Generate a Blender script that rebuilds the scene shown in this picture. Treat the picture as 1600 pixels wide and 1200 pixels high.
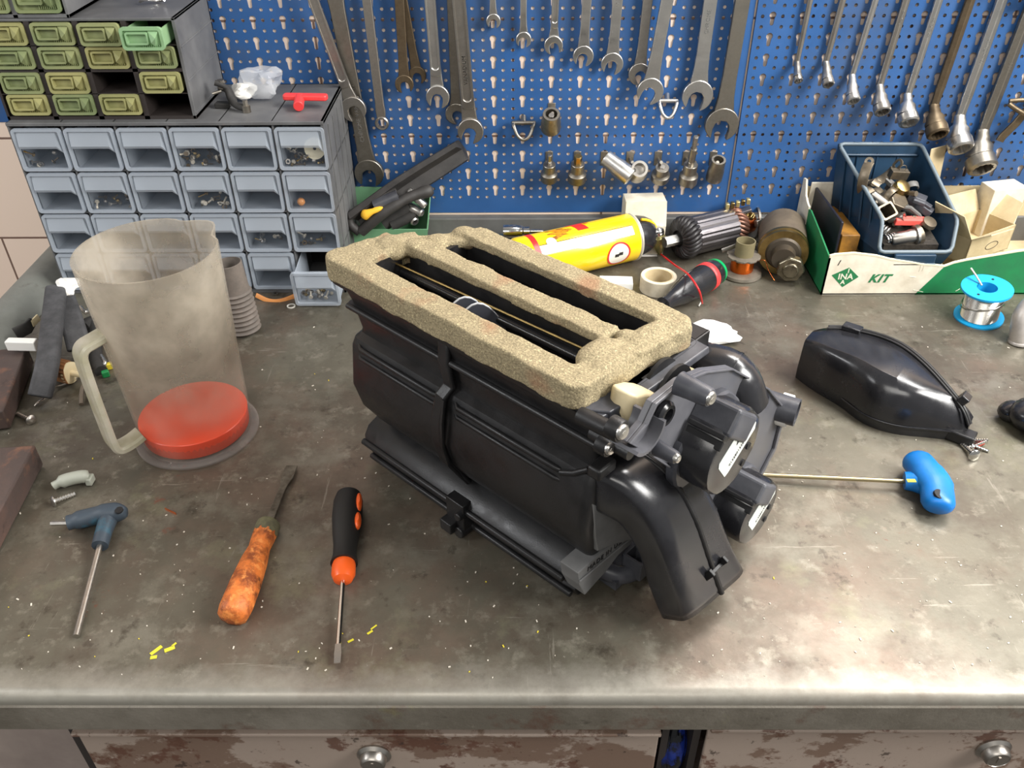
import bpy, math, random
from mathutils import Vector, Matrix
PI = math.pi
C = bpy.context.scene.collection
for o in list(bpy.data.objects): bpy.data.objects.remove(o)

# ------------------------------------------------------------------ camera
FOC = 1334.15
FW = Vector((-0.00747, 0.80485, -0.59343)).normalized()
CAM = Vector((0.03106, -1.12828, 0.57065))
_r = FW.cross(Vector((0, 0, 1))).normalized(); _u = _r.cross(FW)
_ro = -0.00801719
RT = _r*math.cos(_ro)+_u*math.sin(_ro); UP = _u*math.cos(_ro)-_r*math.sin(_ro)
cd = bpy.data.cameras.new('camera'); cam = bpy.data.objects.new('camera', cd); C.objects.link(cam)
cd.sensor_width = 36; cd.lens = FOC/1600*36; cd.clip_start = 0.02; cd.clip_end = 50
cam.matrix_world = Matrix(((RT.x, UP.x, -FW.x, CAM.x), (RT.y, UP.y, -FW.y, CAM.y), (RT.z, UP.z, -FW.z, CAM.z), (0, 0, 0, 1)))
bpy.context.scene.camera = cam

# ------------------------------------------------------------------ world, lights, exposure
sc = bpy.context.scene
sc.view_settings.view_transform = 'Standard'; sc.view_settings.look = 'None'
sc.view_settings.gamma = 1; sc.view_settings.exposure = 0.45
try: sc.view_settings.use_curve_mapping = False
except Exception: pass
wd = bpy.data.worlds.new('world'); sc.world = wd; wd.use_nodes = True
nt = wd.node_tree; nt.nodes.clear()
wo = nt.nodes.new('ShaderNodeOutputWorld'); bg = nt.nodes.new('ShaderNodeBackground')
tc = nt.nodes.new('ShaderNodeTexCoord'); sx = nt.nodes.new('ShaderNodeSeparateXYZ'); cr = nt.nodes.new('ShaderNodeValToRGB')
mp = nt.nodes.new('ShaderNodeMath'); mp.operation = 'MULTIPLY_ADD'; mp.inputs[1].default_value = .5; mp.inputs[2].default_value = .5
nt.links.new(tc.outputs['Generated'], sx.inputs[0]); nt.links.new(sx.outputs[2], mp.inputs[0]); nt.links.new(mp.outputs[0], cr.inputs[0])
cr.color_ramp.elements[0].position = .18; cr.color_ramp.elements[0].color = (.20, .19, .17, 1)
cr.color_ramp.elements[1].position = .42; cr.color_ramp.elements[1].color = (.80, .80, .78, 1)
nt.links.new(cr.outputs[0], bg.inputs[0]); bg.inputs[1].default_value = 0.27
nt.links.new(bg.outputs[0], wo.inputs[0])
def area(name, loc, target, sx_, sy_, power, col=(1, 1, 1)):
    l = bpy.data.lights.new(name, 'AREA'); l.shape = 'RECTANGLE'; l.size = sx_; l.size_y = sy_; l.energy = power; l.color = col
    o = bpy.data.objects.new(name, l); C.objects.link(o); o.location = loc
    o.rotation_euler = (Vector(target)-Vector(loc)).to_track_quat('-Z', 'Y').to_euler(); return o
area('window_light', (1.30, -1.0, 1.0), (0.25, -.68, 0), .6, .7, 31, (1, .985, .95))
area('lamp_over_bench', (.80, -.22, 1.20), (.28, -.75, 0), 1.0, .25, 18.5, (1, .985, .96))
area('front_fill_light', (-.3, -2.3, 1.7), (-.1, -.6, 0), 1.8, .6, 14, (1, .97, .92))  # fill added behind the camera to lift drawer fronts and apron
area('left_fill_light', (-1.5, -.9, .9), (-.4, -.2, .1), .5, .6, 9, (.97, .98, 1))  # weak fill added to brighten the tiles and jug at the left

# ------------------------------------------------------------------ mesh helpers
class MB:
    def __init__(s): s.v = []; s.f = []; s.m = []
    def add(s, vs, fs, m=0):
        b = len(s.v); s.v += [tuple(x) for x in vs]; s.f += [tuple(b+i for i in f) for f in fs]; s.m += [m]*len(fs); return s
    def box(s, c, d, rot=None, m=0):
        x, y, z = d[0]/2, d[1]/2, d[2]/2
        vs = [Vector(p) for p in ((-x,-y,-z),(x,-y,-z),(x,y,-z),(-x,y,-z),(-x,-y,z),(x,-y,z),(x,y,z),(-x,y,z))]
        if rot is not None: vs = [rot @ p for p in vs]
        c = Vector(c); return s.add([p+c for p in vs], [(0,3,2,1),(4,5,6,7),(0,1,5,4),(1,2,6,5),(2,3,7,6),(3,0,4,7)], m)
    def bx(s, x0, x1, y0, y1, z0, z1, m=0):
        return s.box(((x0+x1)/2, (y0+y1)/2, (z0+z1)/2), (abs(x1-x0), abs(y1-y0), abs(z1-z0)), None, m)
    def loft(s, rings, cap=True, closed=True, m=0):
        n = len(rings[0]); vs = [p for r in rings for p in r]; fs = []
        for k in range(len(rings)-1):
            for i in range(n if closed else n-1):
                j = (i+1) % n; fs.append((k*n+i, k*n+j, (k+1)*n+j, (k+1)*n+i))
        if cap: fs.append(tuple(range(n-1, -1, -1))); fs.append(tuple((len(rings)-1)*n+i for i in range(n)))
        return s.add(vs, fs, m)
    def lathe(s, prof, p0=(0,0,0), ax=(0,0,1), seg=24, cap=True, m=0):
        ax = Vector(ax).normalized(); a = ax.orthogonal().normalized(); b = ax.cross(a); p0 = Vector(p0)
        return s.loft([[p0+ax*t+(a*math.cos(2*PI*i/seg)+b*math.sin(2*PI*i/seg))*max(r, 1e-5) for i in range(seg)] for r, t in prof], cap, True, m)
    def cyl(s, p0, p1, r0, r1=None, seg=16, m=0, cap=True):
        p0, p1 = Vector(p0), Vector(p1); r1 = r0 if r1 is None else r1
        return s.lathe([(r0, 0), (r1, (p1-p0).length)], p0, p1-p0, seg, cap, m)
    def tube(s, pts, r, seg=8, m=0, cap=True, flat=None):
        pts = [Vector(p) for p in pts]; n = len(pts); rr = r if isinstance(r, (list, tuple)) else [r]*n
        t0 = (pts[1]-pts[0]).normalized(); a = t0.orthogonal().normalized()
        if flat is not None: a = (Vector(flat)-t0*Vector(flat).dot(t0)).normalized()
        rings = []
        for i, p in enumerate(pts):
            t = (pts[min(i+1, n-1)]-pts[max(i-1, 0)]).normalized()
            a = (a-t*a.dot(t)).normalized(); b = t.cross(a)
            q = rr[i]; ra, rb = q if isinstance(q, (list, tuple)) else (q, q)
            rings.append([p+a*(ra*math.cos(2*PI*k/seg))+b*(rb*math.sin(2*PI*k/seg)) for k in range(seg)])
        return s.loft(rings, cap, True, m)
    def strap(s, pts, w, t, side, m=0):
        """flat strap: width w along 'side', thickness t"""
        pts = [Vector(p) for p in pts]; n = len(pts); sd = Vector(side).normalized(); rings = []
        for i, p in enumerate(pts):
            tt = (pts[min(i+1, n-1)]-pts[max(i-1, 0)]).normalized(); b = tt.cross(sd).normalized(); a = b.cross(tt).normalized()
            rings.append([p+a*(x*w/2)+b*(y*t/2) for x, y in ((-1,-.5),(-.8,-1),(.8,-1),(1,-.5),(1,.5),(.8,1),(-.8,1),(-1,.5))])
        return s.loft(rings, True, True, m)
    def prism(s, poly, h0, h1, o=(0,0,0), ex=(1,0,0), ey=(0,1,0), ez=(0,0,1), m=0):
        o, ex, ey, ez = Vector(o), Vector(ex), Vector(ey), Vector(ez)
        return s.loft([[o+ex*x+ey*y+ez*h for x, y in poly] for h in (h0, h1)], True, True, m)
    def ring(s, outer, inner, h0, h1, o=(0,0,0), ex=(1,0,0), ey=(0,1,0), ez=(0,0,1), m=0):
        o, ex, ey, ez = Vector(o), Vector(ex), Vector(ey), Vector(ez); n = len(outer)
        P = lambda q, h: [o+ex*x+ey*y+ez*h for x, y in q]
        vs = P(outer, h0)+P(outer, h1)+P(inner, h1)+P(inner, h0); fs = []
        for k in range(4):
            for i in range(n): j = (i+1) % n; a, b = k*n, ((k+1) % 4)*n; fs.append((a+i, a+j, b+j, b+i))
        return s.add(vs, fs, m)
    def ball(s, c, r, seg=14, sc_=(1,1,1), m=0):
        c = Vector(c); rings = []
        for k in range(1, seg//2): 
            a = -PI/2+PI*k/(seg//2); rings.append([c+Vector((r*sc_[0]*math.cos(a)*math.cos(2*PI*i/seg), r*sc_[1]*math.cos(a)*math.sin(2*PI*i/seg), r*sc_[2]*math.sin(a))) for i in range(seg)])
        return s.loft(rings, True, True, m)
    def xf(s, M, i0=0): s.v = s.v[:i0]+[tuple(M @ Vector(p)) for p in s.v[i0:]]; return s

def circ(r, n=24, a0=0, c=(0, 0), ry=None):
    return [(c[0]+r*math.cos(a0+2*PI*i/n), c[1]+(ry or r)*math.sin(a0+2*PI*i/n)) for i in range(n)]
def rrect(x0, x1, y0, y1, r, n=4):
    out = []
    for cx, cy, a in ((x1-r, y1-r, 0), (x0+r, y1-r, PI/2), (x0+r, y0+r, PI), (x1-r, y0+r, 1.5*PI)):
        for k in range(n+1): t = a+PI/2*k/n; out.append((cx+r*math.cos(t), cy+r*math.sin(t)))
    return out
def smooth_path(pts, k=6):
    pts = [Vector(p) for p in pts]; out = []
    for i in range(len(pts)-1):
        p0, p1, p2, p3 = pts[max(i-1, 0)], pts[i], pts[i+1], pts[min(i+2, len(pts)-1)]
        for j in range(k):
            t = j/k; out.append(.5*((2*p1)+(p2-p0)*t+(2*p0-5*p1+4*p2-p3)*t*t+(3*p1-p0-3*p2+p3)*t**3))
    out.append(pts[-1]); return out

def obj(name, mb, mats, parent=None, smooth=38, bevel=0, bseg=2, sub=0, solid=0, label=None):
    me = bpy.data.meshes.new(name); me.from_pydata(mb.v, [], mb.f)
    if not isinstance(mats, (list, tuple)): mats = [mats]
    for m_ in mats: me.materials.append(m_)
    if len(mats) > 1: me.polygons.foreach_set('material_index', mb.m)
    me.validate(); me.update()
    import bmesh
    bm = bmesh.new(); bm.from_mesh(me); bmesh.ops.recalc_face_normals(bm, faces=bm.faces); bm.to_mesh(me); bm.free()
    if smooth:
        me.polygons.foreach_set('use_smooth', [True]*len(me.polygons)); me.set_sharp_from_angle(angle=math.radians(smooth))
    o = bpy.data.objects.new(name, me); C.objects.link(o)
    if parent is not None: o.parent = parent
    if solid: md = o.modifiers.new('s', 'SOLIDIFY'); md.thickness = solid; md.offset = 0
    if bevel:
        md = o.modifiers.new('b', 'BEVEL'); md.width = bevel; md.segments = bseg; md.limit_method = 'ANGLE'; md.angle_limit = math.radians(35); md.harden_normals = False
    if sub: md = o.modifiers.new('u', 'SUBSURF'); md.levels = sub; md.render_levels = sub
    if label: o['label'] = label
    return o
def thing(name, label, cat, loc=(0, 0, 0), rotz=0, group=None, M=None):
    o = bpy.data.objects.new(name, None); C.objects.link(o); o.empty_display_size = .02
    if M is not None: o.matrix_world = M
    else: o.location = loc; o.rotation_euler = (0, 0, rotz)
    tag(o, label, cat, group); return o
def tag(o, label, cat, group=None, kind=None):
    o['label'] = label; o['category'] = cat
    if group: o['group'] = group
    if kind: o['kind'] = kind
    return o
def struct(o): o['kind'] = 'structure'; return o
def frame(origin, xdir, up=(0, 0, 1)):
    """matrix whose local x runs along xdir, local z near up"""
    x = Vector(xdir).normalized(); y = Vector(up).cross(x).normalized(); z = x.cross(y)
    return Matrix(((x.x, y.x, z.x, origin[0]), (x.y, y.y, z.y, origin[1]), (x.z, y.z, z.z, origin[2]), (0, 0, 0, 1)))

# survey of the bench: sight lines met with the bench top (z) and with planes parallel to the wall (y)
def _ray(px, py): return FW+RT*((px-800)/FOC)-UP*((py-600)/FOC)
def B(px, py, z=0.0): d = _ray(px, py); return CAM+d*((z-CAM.z)/d.z)
def W(px, py, y=0.0): d = _ray(px, py); return CAM+d*((y-CAM.y)/d.y)

# ------------------------------------------------------------------ materials
MATS = {}
def srgb(c):
    return tuple((x/255/12.92 if x/255 <= .04045 else ((x/255+.055)/1.055)**2.4) for x in c)+(1,)
def mat(name, col, rough=.5, metal=0, noise=0, scale=40, col2=None, bump=0, bscale=200, spec=.5, coat=0, stretch=None, lo=.35, hi=.7, detail=6, rvar=0):
    if name in MATS: return MATS[name]
    m = bpy.data.materials.new(name); m.use_nodes = True; n = m.node_tree; p = n.nodes['Principled BSDF']; L = n.links.new
    p.inputs['Base Color'].default_value = srgb(col); p.inputs['Roughness'].default_value = rough; p.inputs['Metallic'].default_value = metal
    p.inputs['Specular IOR Level'].default_value = spec; p.inputs['Coat Weight'].default_value = coat
    if col2 or bump or rvar:
        t = n.nodes.new('ShaderNodeTexCoord'); src = t.outputs['Object']
        if stretch:
            mpn = n.nodes.new('ShaderNodeMapping'); mpn.inputs['Scale'].default_value = stretch; L(src, mpn.inputs[0]); src = mpn.outputs[0]
    if col2 or rvar:
        nz = n.nodes.new('ShaderNodeTexNoise'); nz.inputs['Scale'].default_value = scale; nz.inputs['Detail'].default_value = detail; nz.inputs['Roughness'].default_value = .65
        L(src, nz.inputs[0]); r = n.nodes.new('ShaderNodeValToRGB'); L(nz.outputs[0], r.inputs[0])
        r.color_ramp.elements[0].position = lo; r.color_ramp.elements[1].position = hi
        r.color_ramp.elements[0].color = srgb(col); r.color_ramp.elements[1].color = srgb(col2 or col); 
        if col2: L(r.outputs[0], p.inputs['Base Color'])
        if rvar:
            mr = n.nodes.new('ShaderNodeMapRange'); mr.inputs[1].default_value = .3; mr.inputs[2].default_value = .7
            mr.inputs[3].default_value = max(.03, rough-rvar); mr.inputs[4].default_value = min(1, rough+rvar); L(nz.outputs[0], mr.inputs[0]); L(mr.outputs[0], p.inputs['Roughness'])
    if bump:
        nb = n.nodes.new('ShaderNodeTexNoise'); nb.inputs['Scale'].default_value = bscale; nb.inputs['Detail'].default_value = 4; L(src, nb.inputs[0])
        b = n.nodes.new('ShaderNodeBump'); b.inputs['Strength'].default_value = min(1, bump); b.inputs['Distance'].default_value = .001*max(1, bump); L(nb.outputs[0], b.inputs['Height']); L(b.outputs[0], p.inputs['Normal'])
    MATS[name] = m; return m
def clear_mat(name, col, alpha, rough=.3, col2=None, scale=30, transl=.4):
    """cloudy plastic: part see-through, part scattering, with a sheen"""
    m = bpy.data.materials.new(name); m.use_nodes = True; n = m.node_tree; L = n.links.new; n.nodes.clear()
    o = n.nodes.new('ShaderNodeOutputMaterial'); tr = n.nodes.new('ShaderNodeBsdfTransparent'); p = n.nodes.new('ShaderNodeBsdfPrincipled'); tl = n.nodes.new('ShaderNodeBsdfTranslucent')
    m1 = n.nodes.new('ShaderNodeMixShader'); m2 = n.nodes.new('ShaderNodeMixShader')
    p.inputs['Base Color'].default_value = srgb(col); p.inputs['Roughness'].default_value = rough; tl.inputs['Color'].default_value = srgb(col)
    tr.inputs['Color'].default_value = (.96, .96, .96, 1)
    L(p.outputs[0], m1.inputs[1]); L(tl.outputs[0], m1.inputs[2]); m1.inputs[0].default_value = transl
    L(m1.outputs[0], m2.inputs[1]); L(tr.outputs[0], m2.inputs[2]); m2.inputs[0].default_value = alpha; L(m2.outputs[0], o.inputs[0])
    if col2:
        t = n.nodes.new('ShaderNodeTexCoord'); nz = n.nodes.new('ShaderNodeTexNoise'); nz.inputs['Scale'].default_value = scale; nz.inputs['Detail'].default_value = 5
        L(t.outputs['Object'], nz.inputs[0]); r = n.nodes.new('ShaderNodeValToRGB'); L(nz.outputs[0], r.inputs[0]); r.color_ramp.elements[0].position = .38; r.color_ramp.elements[1].position = .66
        r.color_ramp.elements[0].color = srgb(col); r.color_ramp.elements[1].color = srgb(col2); L(r.outputs[0], p.inputs['Base Color']); L(r.outputs[0], tl.inputs['Color'])
        mr = n.nodes.new('ShaderNodeMapRange'); mr.inputs[3].default_value = alpha-.12; mr.inputs[4].default_value = alpha+.12; L(nz.outputs[0], mr.inputs[0]); L(mr.outputs[0], m2.inputs[0])
    MATS[name] = m; return m
BLK = mat('black_plastic', (22, 22, 23), .42, spec=.45, col2=(32, 31, 32), scale=60, bump=.12, bscale=900, rvar=.1)
BLK2 = mat('black_plastic_gloss', (30, 30, 33), .22, spec=.6, col2=(40, 40, 43), scale=30, rvar=.09)
BLK3 = mat('black_plastic_lit', (58, 59, 65), .42, spec=.5, col2=(92, 93, 98), scale=22, lo=.42, hi=.78, rvar=.1)  # paler copy of the black plastic, light on the right end put into it
DEEP = mat('black_inside', (18, 18, 20), .5)
RUB = mat('black_rubber', (38, 37, 36), .75, col2=(56, 54, 52), scale=60)
STEEL = mat('satin_chrome', (214, 212, 208), .34, 1, col2=(190, 187, 182), scale=50, rvar=.1)
STEEL2 = mat('worn_steel', (190, 185, 178), .38, 1, col2=(148, 142, 134), scale=40, rvar=.12)
STEELD = mat('dull_steel', (164, 158, 148), .42, 1, col2=(124, 118, 108), scale=45, rvar=.1)
RUST = mat('brown_steel', (118, 104, 84), .5, .85, col2=(84, 70, 54), scale=60, rvar=.1)
CHROME = mat('bright_chrome', (214, 212, 208), .14, 1)
BRASS = mat('brass', (176, 150, 96), .34, 1, col2=(128, 108, 72), scale=60)
COPPER = mat('copper', (205, 112, 62), .28, 1)
WHITE = mat('white_paper', (232, 230, 224), .8)
CREAM = mat('cream_plastic', (232, 216, 178), .4, col2=(214, 196, 156), scale=20)
CARD = mat('cardboard', (206, 188, 150), .85, col2=(178, 158, 122), scale=25)
CARDW = mat('white_card', (226, 218, 200), .8, col2=(196, 186, 166), scale=30)
REDP = mat('red_plastic', (226, 62, 62), .4)
ORANGE = mat('orange_plastic', (244, 98, 34), .35)
GREENC = mat('green_card', (20, 122, 70), .55, col2=(30, 104, 66), scale=40)
GREY = mat('grey_plastic', (84, 84, 88), .5, col2=(112, 112, 116), scale=30, lo=.4, hi=.75, rvar=.08)
def layered(name, base, layers, rough=.5, rvar=.12, bump=.2, bscale=80, spec=.5, edge=None, metal=0):
    """worn paint: base colour, then noise masks (scale, stretch, lo, hi, colour, strength, seed)"""
    m = bpy.data.materials.new(name); m.use_nodes = True; n = m.node_tree; p = n.nodes['Principled BSDF']; L = n.links.new
    p.inputs['Specular IOR Level'].default_value = spec; p.inputs['Metallic'].default_value = metal
    t = n.nodes.new('ShaderNodeTexCoord'); rgb = n.nodes.new('ShaderNodeRGB'); rgb.outputs[0].default_value = srgb(base); cur = rgb.outputs[0]
    def noise(scale, stretch, seed, det=7):
        mpn = n.nodes.new('ShaderNodeMapping'); mpn.inputs['Scale'].default_value = stretch or (1, 1, 1); mpn.inputs['Location'].default_value = (seed*1.37, seed*.73, seed*.31)
        if stretch: mpn.inputs['Rotation'].default_value = (0, 0, seed*1.1)
        L(t.outputs['Object'], mpn.inputs[0]); nz = n.nodes.new('ShaderNodeTexNoise'); nz.inputs['Scale'].default_value = scale; nz.inputs['Detail'].default_value = 11; nz.inputs['Roughness'].default_value = .68
        L(mpn.outputs[0], nz.inputs[0]); return nz.outputs[0]
    for scale, stretch, lo, hi, col, st, seed in layers:
        mr = n.nodes.new('ShaderNodeMapRange'); mr.inputs[1].default_value = lo; mr.inputs[2].default_value = hi; mr.inputs[4].default_value = st; L(noise(scale, stretch, seed), mr.inputs[0])
        mx = n.nodes.new('ShaderNodeMix'); mx.data_type = 'RGBA'; L(mr.outputs[0], mx.inputs[0]); L(cur, mx.inputs[6]); mx.inputs[7].default_value = srgb(col); cur = mx.outputs[2]
    if edge:   # paint rubbed off where hands and tools wear the front lip (a band in y)
        y0, y1, col, st = edge; sp = n.nodes.new('ShaderNodeSeparateXYZ'); L(t.outputs['Object'], sp.inputs[0])
        add = n.nodes.new('ShaderNodeMath'); add.operation = 'MULTIPLY_ADD'; add.inputs[1].default_value = .06; L(noise(25, None, 9), add.inputs[0]); L(sp.outputs[1], add.inputs[2])
        mr = n.nodes.new('ShaderNodeMapRange'); mr.inputs[1].default_value = y0+.03; mr.inputs[2].default_value = y1+.03; mr.inputs[3].default_value = st; mr.inputs[4].default_value = 0; L(add.outputs[0], mr.inputs[0])
        mx = n.nodes.new('ShaderNodeMix'); mx.data_type = 'RGBA'; L(mr.outputs[0], mx.inputs[0]); L(cur, mx.inputs[6]); mx.inputs[7].default_value = srgb(col); cur = mx.outputs[2]
    L(cur, p.inputs['Base Color'])
    mr = n.nodes.new('ShaderNodeMapRange'); mr.inputs[1].default_value = .3; mr.inputs[2].default_value = .7; mr.inputs[3].default_value = rough-rvar; mr.inputs[4].default_value = rough+rvar
    L(noise(18, None, 4), mr.inputs[0]); L(mr.outputs[0], p.inputs['Roughness'])
    b = n.nodes.new('ShaderNodeBump'); b.inputs['Strength'].default_value = bump; b.inputs['Distance'].default_value = .001; L(noise(bscale, None, 3), b.inputs['Height']); L(b.outputs[0], p.inputs['Normal'])
    MATS[name] = m; return m

BENCH = layered('bench_steel', (108, 104, 92), [
    (3.2, None, .40, .60, (88, 83, 72), 1, 1), (4, None, .48, .62, (114, 96, 84), .7, 2), (9, None, .50, .64, (84, 74, 64), .75, 3),
    (7, None, .56, .70, (132, 132, 106), .6, 6), (16, None, .50, .66, (124, 120, 108), .7, 11), (22, None, .60, .68, (58, 51, 42), .8, 5), (13, None, .66, .69, (112, 72, 58), .8, 8),
    (46, None, .56, .68, (140, 135, 122), .6, 7), (60, None, .60, .68, (64, 56, 48), .55, 12), (260, None, .66, .72, (188, 182, 168), .7, 2), (6, (1, 22, 1), .66, .69, (166, 160, 148), .45, 1.3), (7, (24, 1, 1), .67, .70, (160, 154, 142), .4, 2.2), (11, (14, 1, 1), .66, .69, (160, 154, 142), .35, 5.2)],
    rough=.40, rvar=.10, bump=.2, bscale=110, edge=(-.752, -.722, (160, 156, 146), .75), metal=.4)
APRON = layered('bench_front', (122, 116, 106), [(6, None, .4, .6, (96, 90, 80), 1, 1), (14, None, .58, .68, (84, 56, 44), .8, 4), (30, None, .6, .7, (50, 46, 38), .8, 2), (9, None, .62, .72, (130, 128, 84), .7, 6), (90, None, .6, .7, (140, 134, 122), .4, 3)], rough=.5, bump=.4, bscale=300)
DRAWP = layered('peeling_paint', (122, 100, 86), [(11, (1, 1, 1.5), .47, .50, (166, 150, 138), .9, 3), (26, None, .56, .60, (96, 62, 48), .85, 7), (60, None, .62, .66, (60, 46, 38), .8, 1)], rough=.5, bump=.3, bscale=70)
PLANK = layered('rusty_board', (74, 62, 58), [(8, None, .45, .6, (92, 70, 62), .9, 2), (16, None, .56, .66, (126, 86, 66), .8, 5), (60, None, .64, .7, (160, 130, 100), .6, 3), (30, None, .6, .7, (46, 38, 36), .8, 1)], rough=.55, bump=.3, bscale=60)
BLUEP = layered('blue_enamel', (46, 90, 146), [(5, None, .45, .7, (38, 72, 118), .8, 2), (3.5, None, .50, .68, (74, 84, 100), .75, 5), (60, None, .70, .74, (120, 140, 160), .5, 3)], rough=.42, bump=.05)
SHEENG = layered('glancing_sheen_grey', (118, 120, 114), [(6, None, .45, .6, (98, 98, 92), .8, 2), (30, None, .6, .7, (74, 68, 60), .6, 5)], rough=.5)

# ------------------------------------------------------------------ wall
def tile_mat():
    m = bpy.data.materials.new('tiles'); m.use_nodes = True; n = m.node_tree; p = n.nodes['Principled BSDF']; L = n.links.new
    t = n.nodes.new('ShaderNodeTexCoord'); s = n.nodes.new('ShaderNodeSeparateXYZ'); c = n.nodes.new('ShaderNodeCombineXYZ'); L(t.outputs['Object'], s.inputs[0])
    a = n.nodes.new('ShaderNodeMath'); a.operation = 'ADD'; a.inputs[1].default_value = .725+3; L(s.outputs[0], a.inputs[0]); L(a.outputs[0], c.inputs[0])
    a2 = n.nodes.new('ShaderNodeMath'); a2.operation = 'ADD'; a2.inputs[1].default_value = -.006+.149*20; L(s.outputs[2], a2.inputs[0]); L(a2.outputs[0], c.inputs[1])
    b = n.nodes.new('ShaderNodeTexBrick'); L(c.outputs[0], b.inputs[0]); b.inputs['Scale'].default_value = 1; b.inputs['Brick Width'].default_value = .25; b.inputs['Row Height'].default_value = .149
    b.inputs['Mortar Size'].default_value = .0016; b.inputs['Mortar Smooth'].default_value = .1; b.offset = .5
    b.inputs['Color1'].default_value = srgb((236, 214, 196)); b.inputs['Color2'].default_value = srgb((230, 208, 190)); b.inputs['Mortar'].default_value = srgb((120, 96, 84))
    L(b.outputs[0], p.inputs['Base Color']); p.inputs['Roughness'].default_value = .3; MATS['tiles'] = m; return m
TILE = tile_mat()
struct(obj('wall_back', MB().bx(-2.2, 2.6, .0012, .12, -.92, 2.4), TILE, smooth=0))
struct(obj('floor', MB().bx(-2.2, 2.6, -2.6, .12, -1.06, -.92), mat('concrete', (88, 84, 78), .8, col2=(66, 62, 58), scale=8), smooth=0))

# ------------------------------------------------------------------ pegboards with punched keyholes
w = .0125
def tess_cell(x0, x1, z0, z1, hole):
    import bmesh
    bm = bmesh.new()
    for loop in ([(x0, z0), (x1, z0), (x1, z1), (x0, z1)], hole):
        vs = [bm.verts.new((a, 0, b)) for a, b in loop]
        for i in range(len(vs)): bm.edges.new((vs[i], vs[(i+1) % len(vs)]))
    bmesh.ops.triangle_fill(bm, edges=bm.edges[:], use_beauty=True, use_dissolve=False, normal=(0, -1, 0))
    bm.verts.index_update(); r = ([v.co.copy() for v in bm.verts], [[v.index for v in f.verts] for f in bm.faces]); bm.free(); return r
key = [(.0042*math.cos(t), .0014+.0042*math.sin(t)) for t in [math.radians(-48+k*(276/11)) for k in range(12)]]+[(-.0023, -.0090), (-.0015, -.0108), (.0015, -.0108), (.0023, -.0090)]
CK = tess_cell(-w/2, w/2, -1.5*w, w/2, key)
CR = tess_cell(-w/2, w/2, -w/2, w/2, circ(.0023, 10))
def pegboard(x0, x1, z0, z1, kx, kz, label, y0=0):
    t = thing('pegboard', label, 'pegboard', (x0, y0, z0)); mb = MB(); i0 = math.ceil((x0-kx)/w+.5); i1 = math.floor((x1-kx)/w-.5)
    j0 = math.ceil((z0-kz)/w+.5); j1 = math.floor((z1-kz)/w-.5)
    if (j0 % 2) == 0: j0 += 1            # keyhole cells start on an odd row (slot row) and end on an even one
    if (j1 % 2) == 1: j1 -= 1
    off = Vector((-x0, 0, -z0))
    for i in range(i0, i1+1):
        if i % 3 == 0:
            for j in range(j0+1, j1+1, 2): mb.add([p+Vector((kx+i*w, 0, kz+j*w))+off for p in CK[0]], CK[1])
        else:
            for j in range(j0, j1+1): mb.add([p+Vector((kx+i*w, 0, kz+j*w))+off for p in CR[0]], CR[1])
    xa, xb, za, zb = kx+(i0-.5)*w-x0, kx+(i1+.5)*w-x0, kz+(j0-.5)*w-z0, kz+(j1+.5)*w-z0; X, Z = x1-x0, z1-z0
    for q in ((0, xa, 0, Z), (xb, X, 0, Z), (xa, xb, 0, za), (xa, xb, zb, Z)):
        mb.add([(q[0], 0, q[2]), (q[1], 0, q[2]), (q[1], 0, q[3]), (q[0], 0, q[3])], [(0, 1, 2, 3)])
    o = obj('panel', mb, BLUEP, t, smooth=0, solid=.0012)
    fr = MB().bx(0, .0015, 0, .007, 0, Z).bx(X-.0015, X, 0, .007, 0, Z).bx(0, X, 0, .007, 0, .0015).bx(0, X, 0, .007, Z-.0015, Z)
    obj('folded_edge', fr, BLUEP, t, smooth=0); return t
SEAM = W(1160, 150).x
pegboard(-.585, SEAM-.0012, .044, .50, 0, .155, 'blue perforated steel tool panel with the open-ended spanners and the sockets')
pegboard(SEAM+.0012, 1.05, .044, .50, .42285, .157, 'blue perforated steel tool panel with the offset ring spanners, right of the seam', -.003)
pegboard(-.90, -.59, .178, .50, -.02, .17, 'blue perforated steel panel at the far left behind the green drawers')

# ------------------------------------------------------------------ workbench
bt = thing('workbench', 'worn steel workbench with stained grey top and peeling drawers', 'workbench', (0, -.75, -.92))
D = Vector((0, .75, .92))
def wb(mb): return mb.xf(Matrix.Translation(D))
def bench_top():
    mb = MB(); x0, x1 = -.627, 1.15; prof = [(0.006, 0), (-.742, 0)]
    for k in range(1, 6): a = PI/2*k/6; prof.append((-.742-.009*math.sin(a), -.009+.009*math.cos(a)))
    prof += [(-.751, -.009), (-.751, -.040), (-.7485, -.0425), (-.70, -.0425), (-.70, -.030), (0.006, -.030)]
    return mb.loft([[(x, y, z) for y, z in prof] for x in (x0, x1)])
o = obj('worktop', bench_top(), BENCH, bt, smooth=50); o.location = D       # keeps its pattern in bench coordinates
o = obj('front_apron', MB().loft([[(x, -.7500, -.0425), (x, -.7522, -.0415), (x, -.7522, -.0125), (x, -.7500, -.0100)] for x in (-.6268, 1.1498)]), APRON, bt, smooth=30); o.location = D
o = obj('trim_1', MB().loft([[(-.628, y, 0), (-.628, y, .018), (-.622, y, .021), (-.604, y, .020), (-.598, y, .017), (-.576, y, .0006)] for y in (-.70, .004)]), SHEENG); struct(o)  # added lip, its pale grey stands for the glancing sheen of the worktop
o = obj('trim_2', MB().bx(-.60, 1.1, -.012, .004, .0, .040), mat('grey_steel_rail', (104, 104, 102), .45, col2=(84, 82, 80), scale=20), bevel=.002); struct(o)
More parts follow.
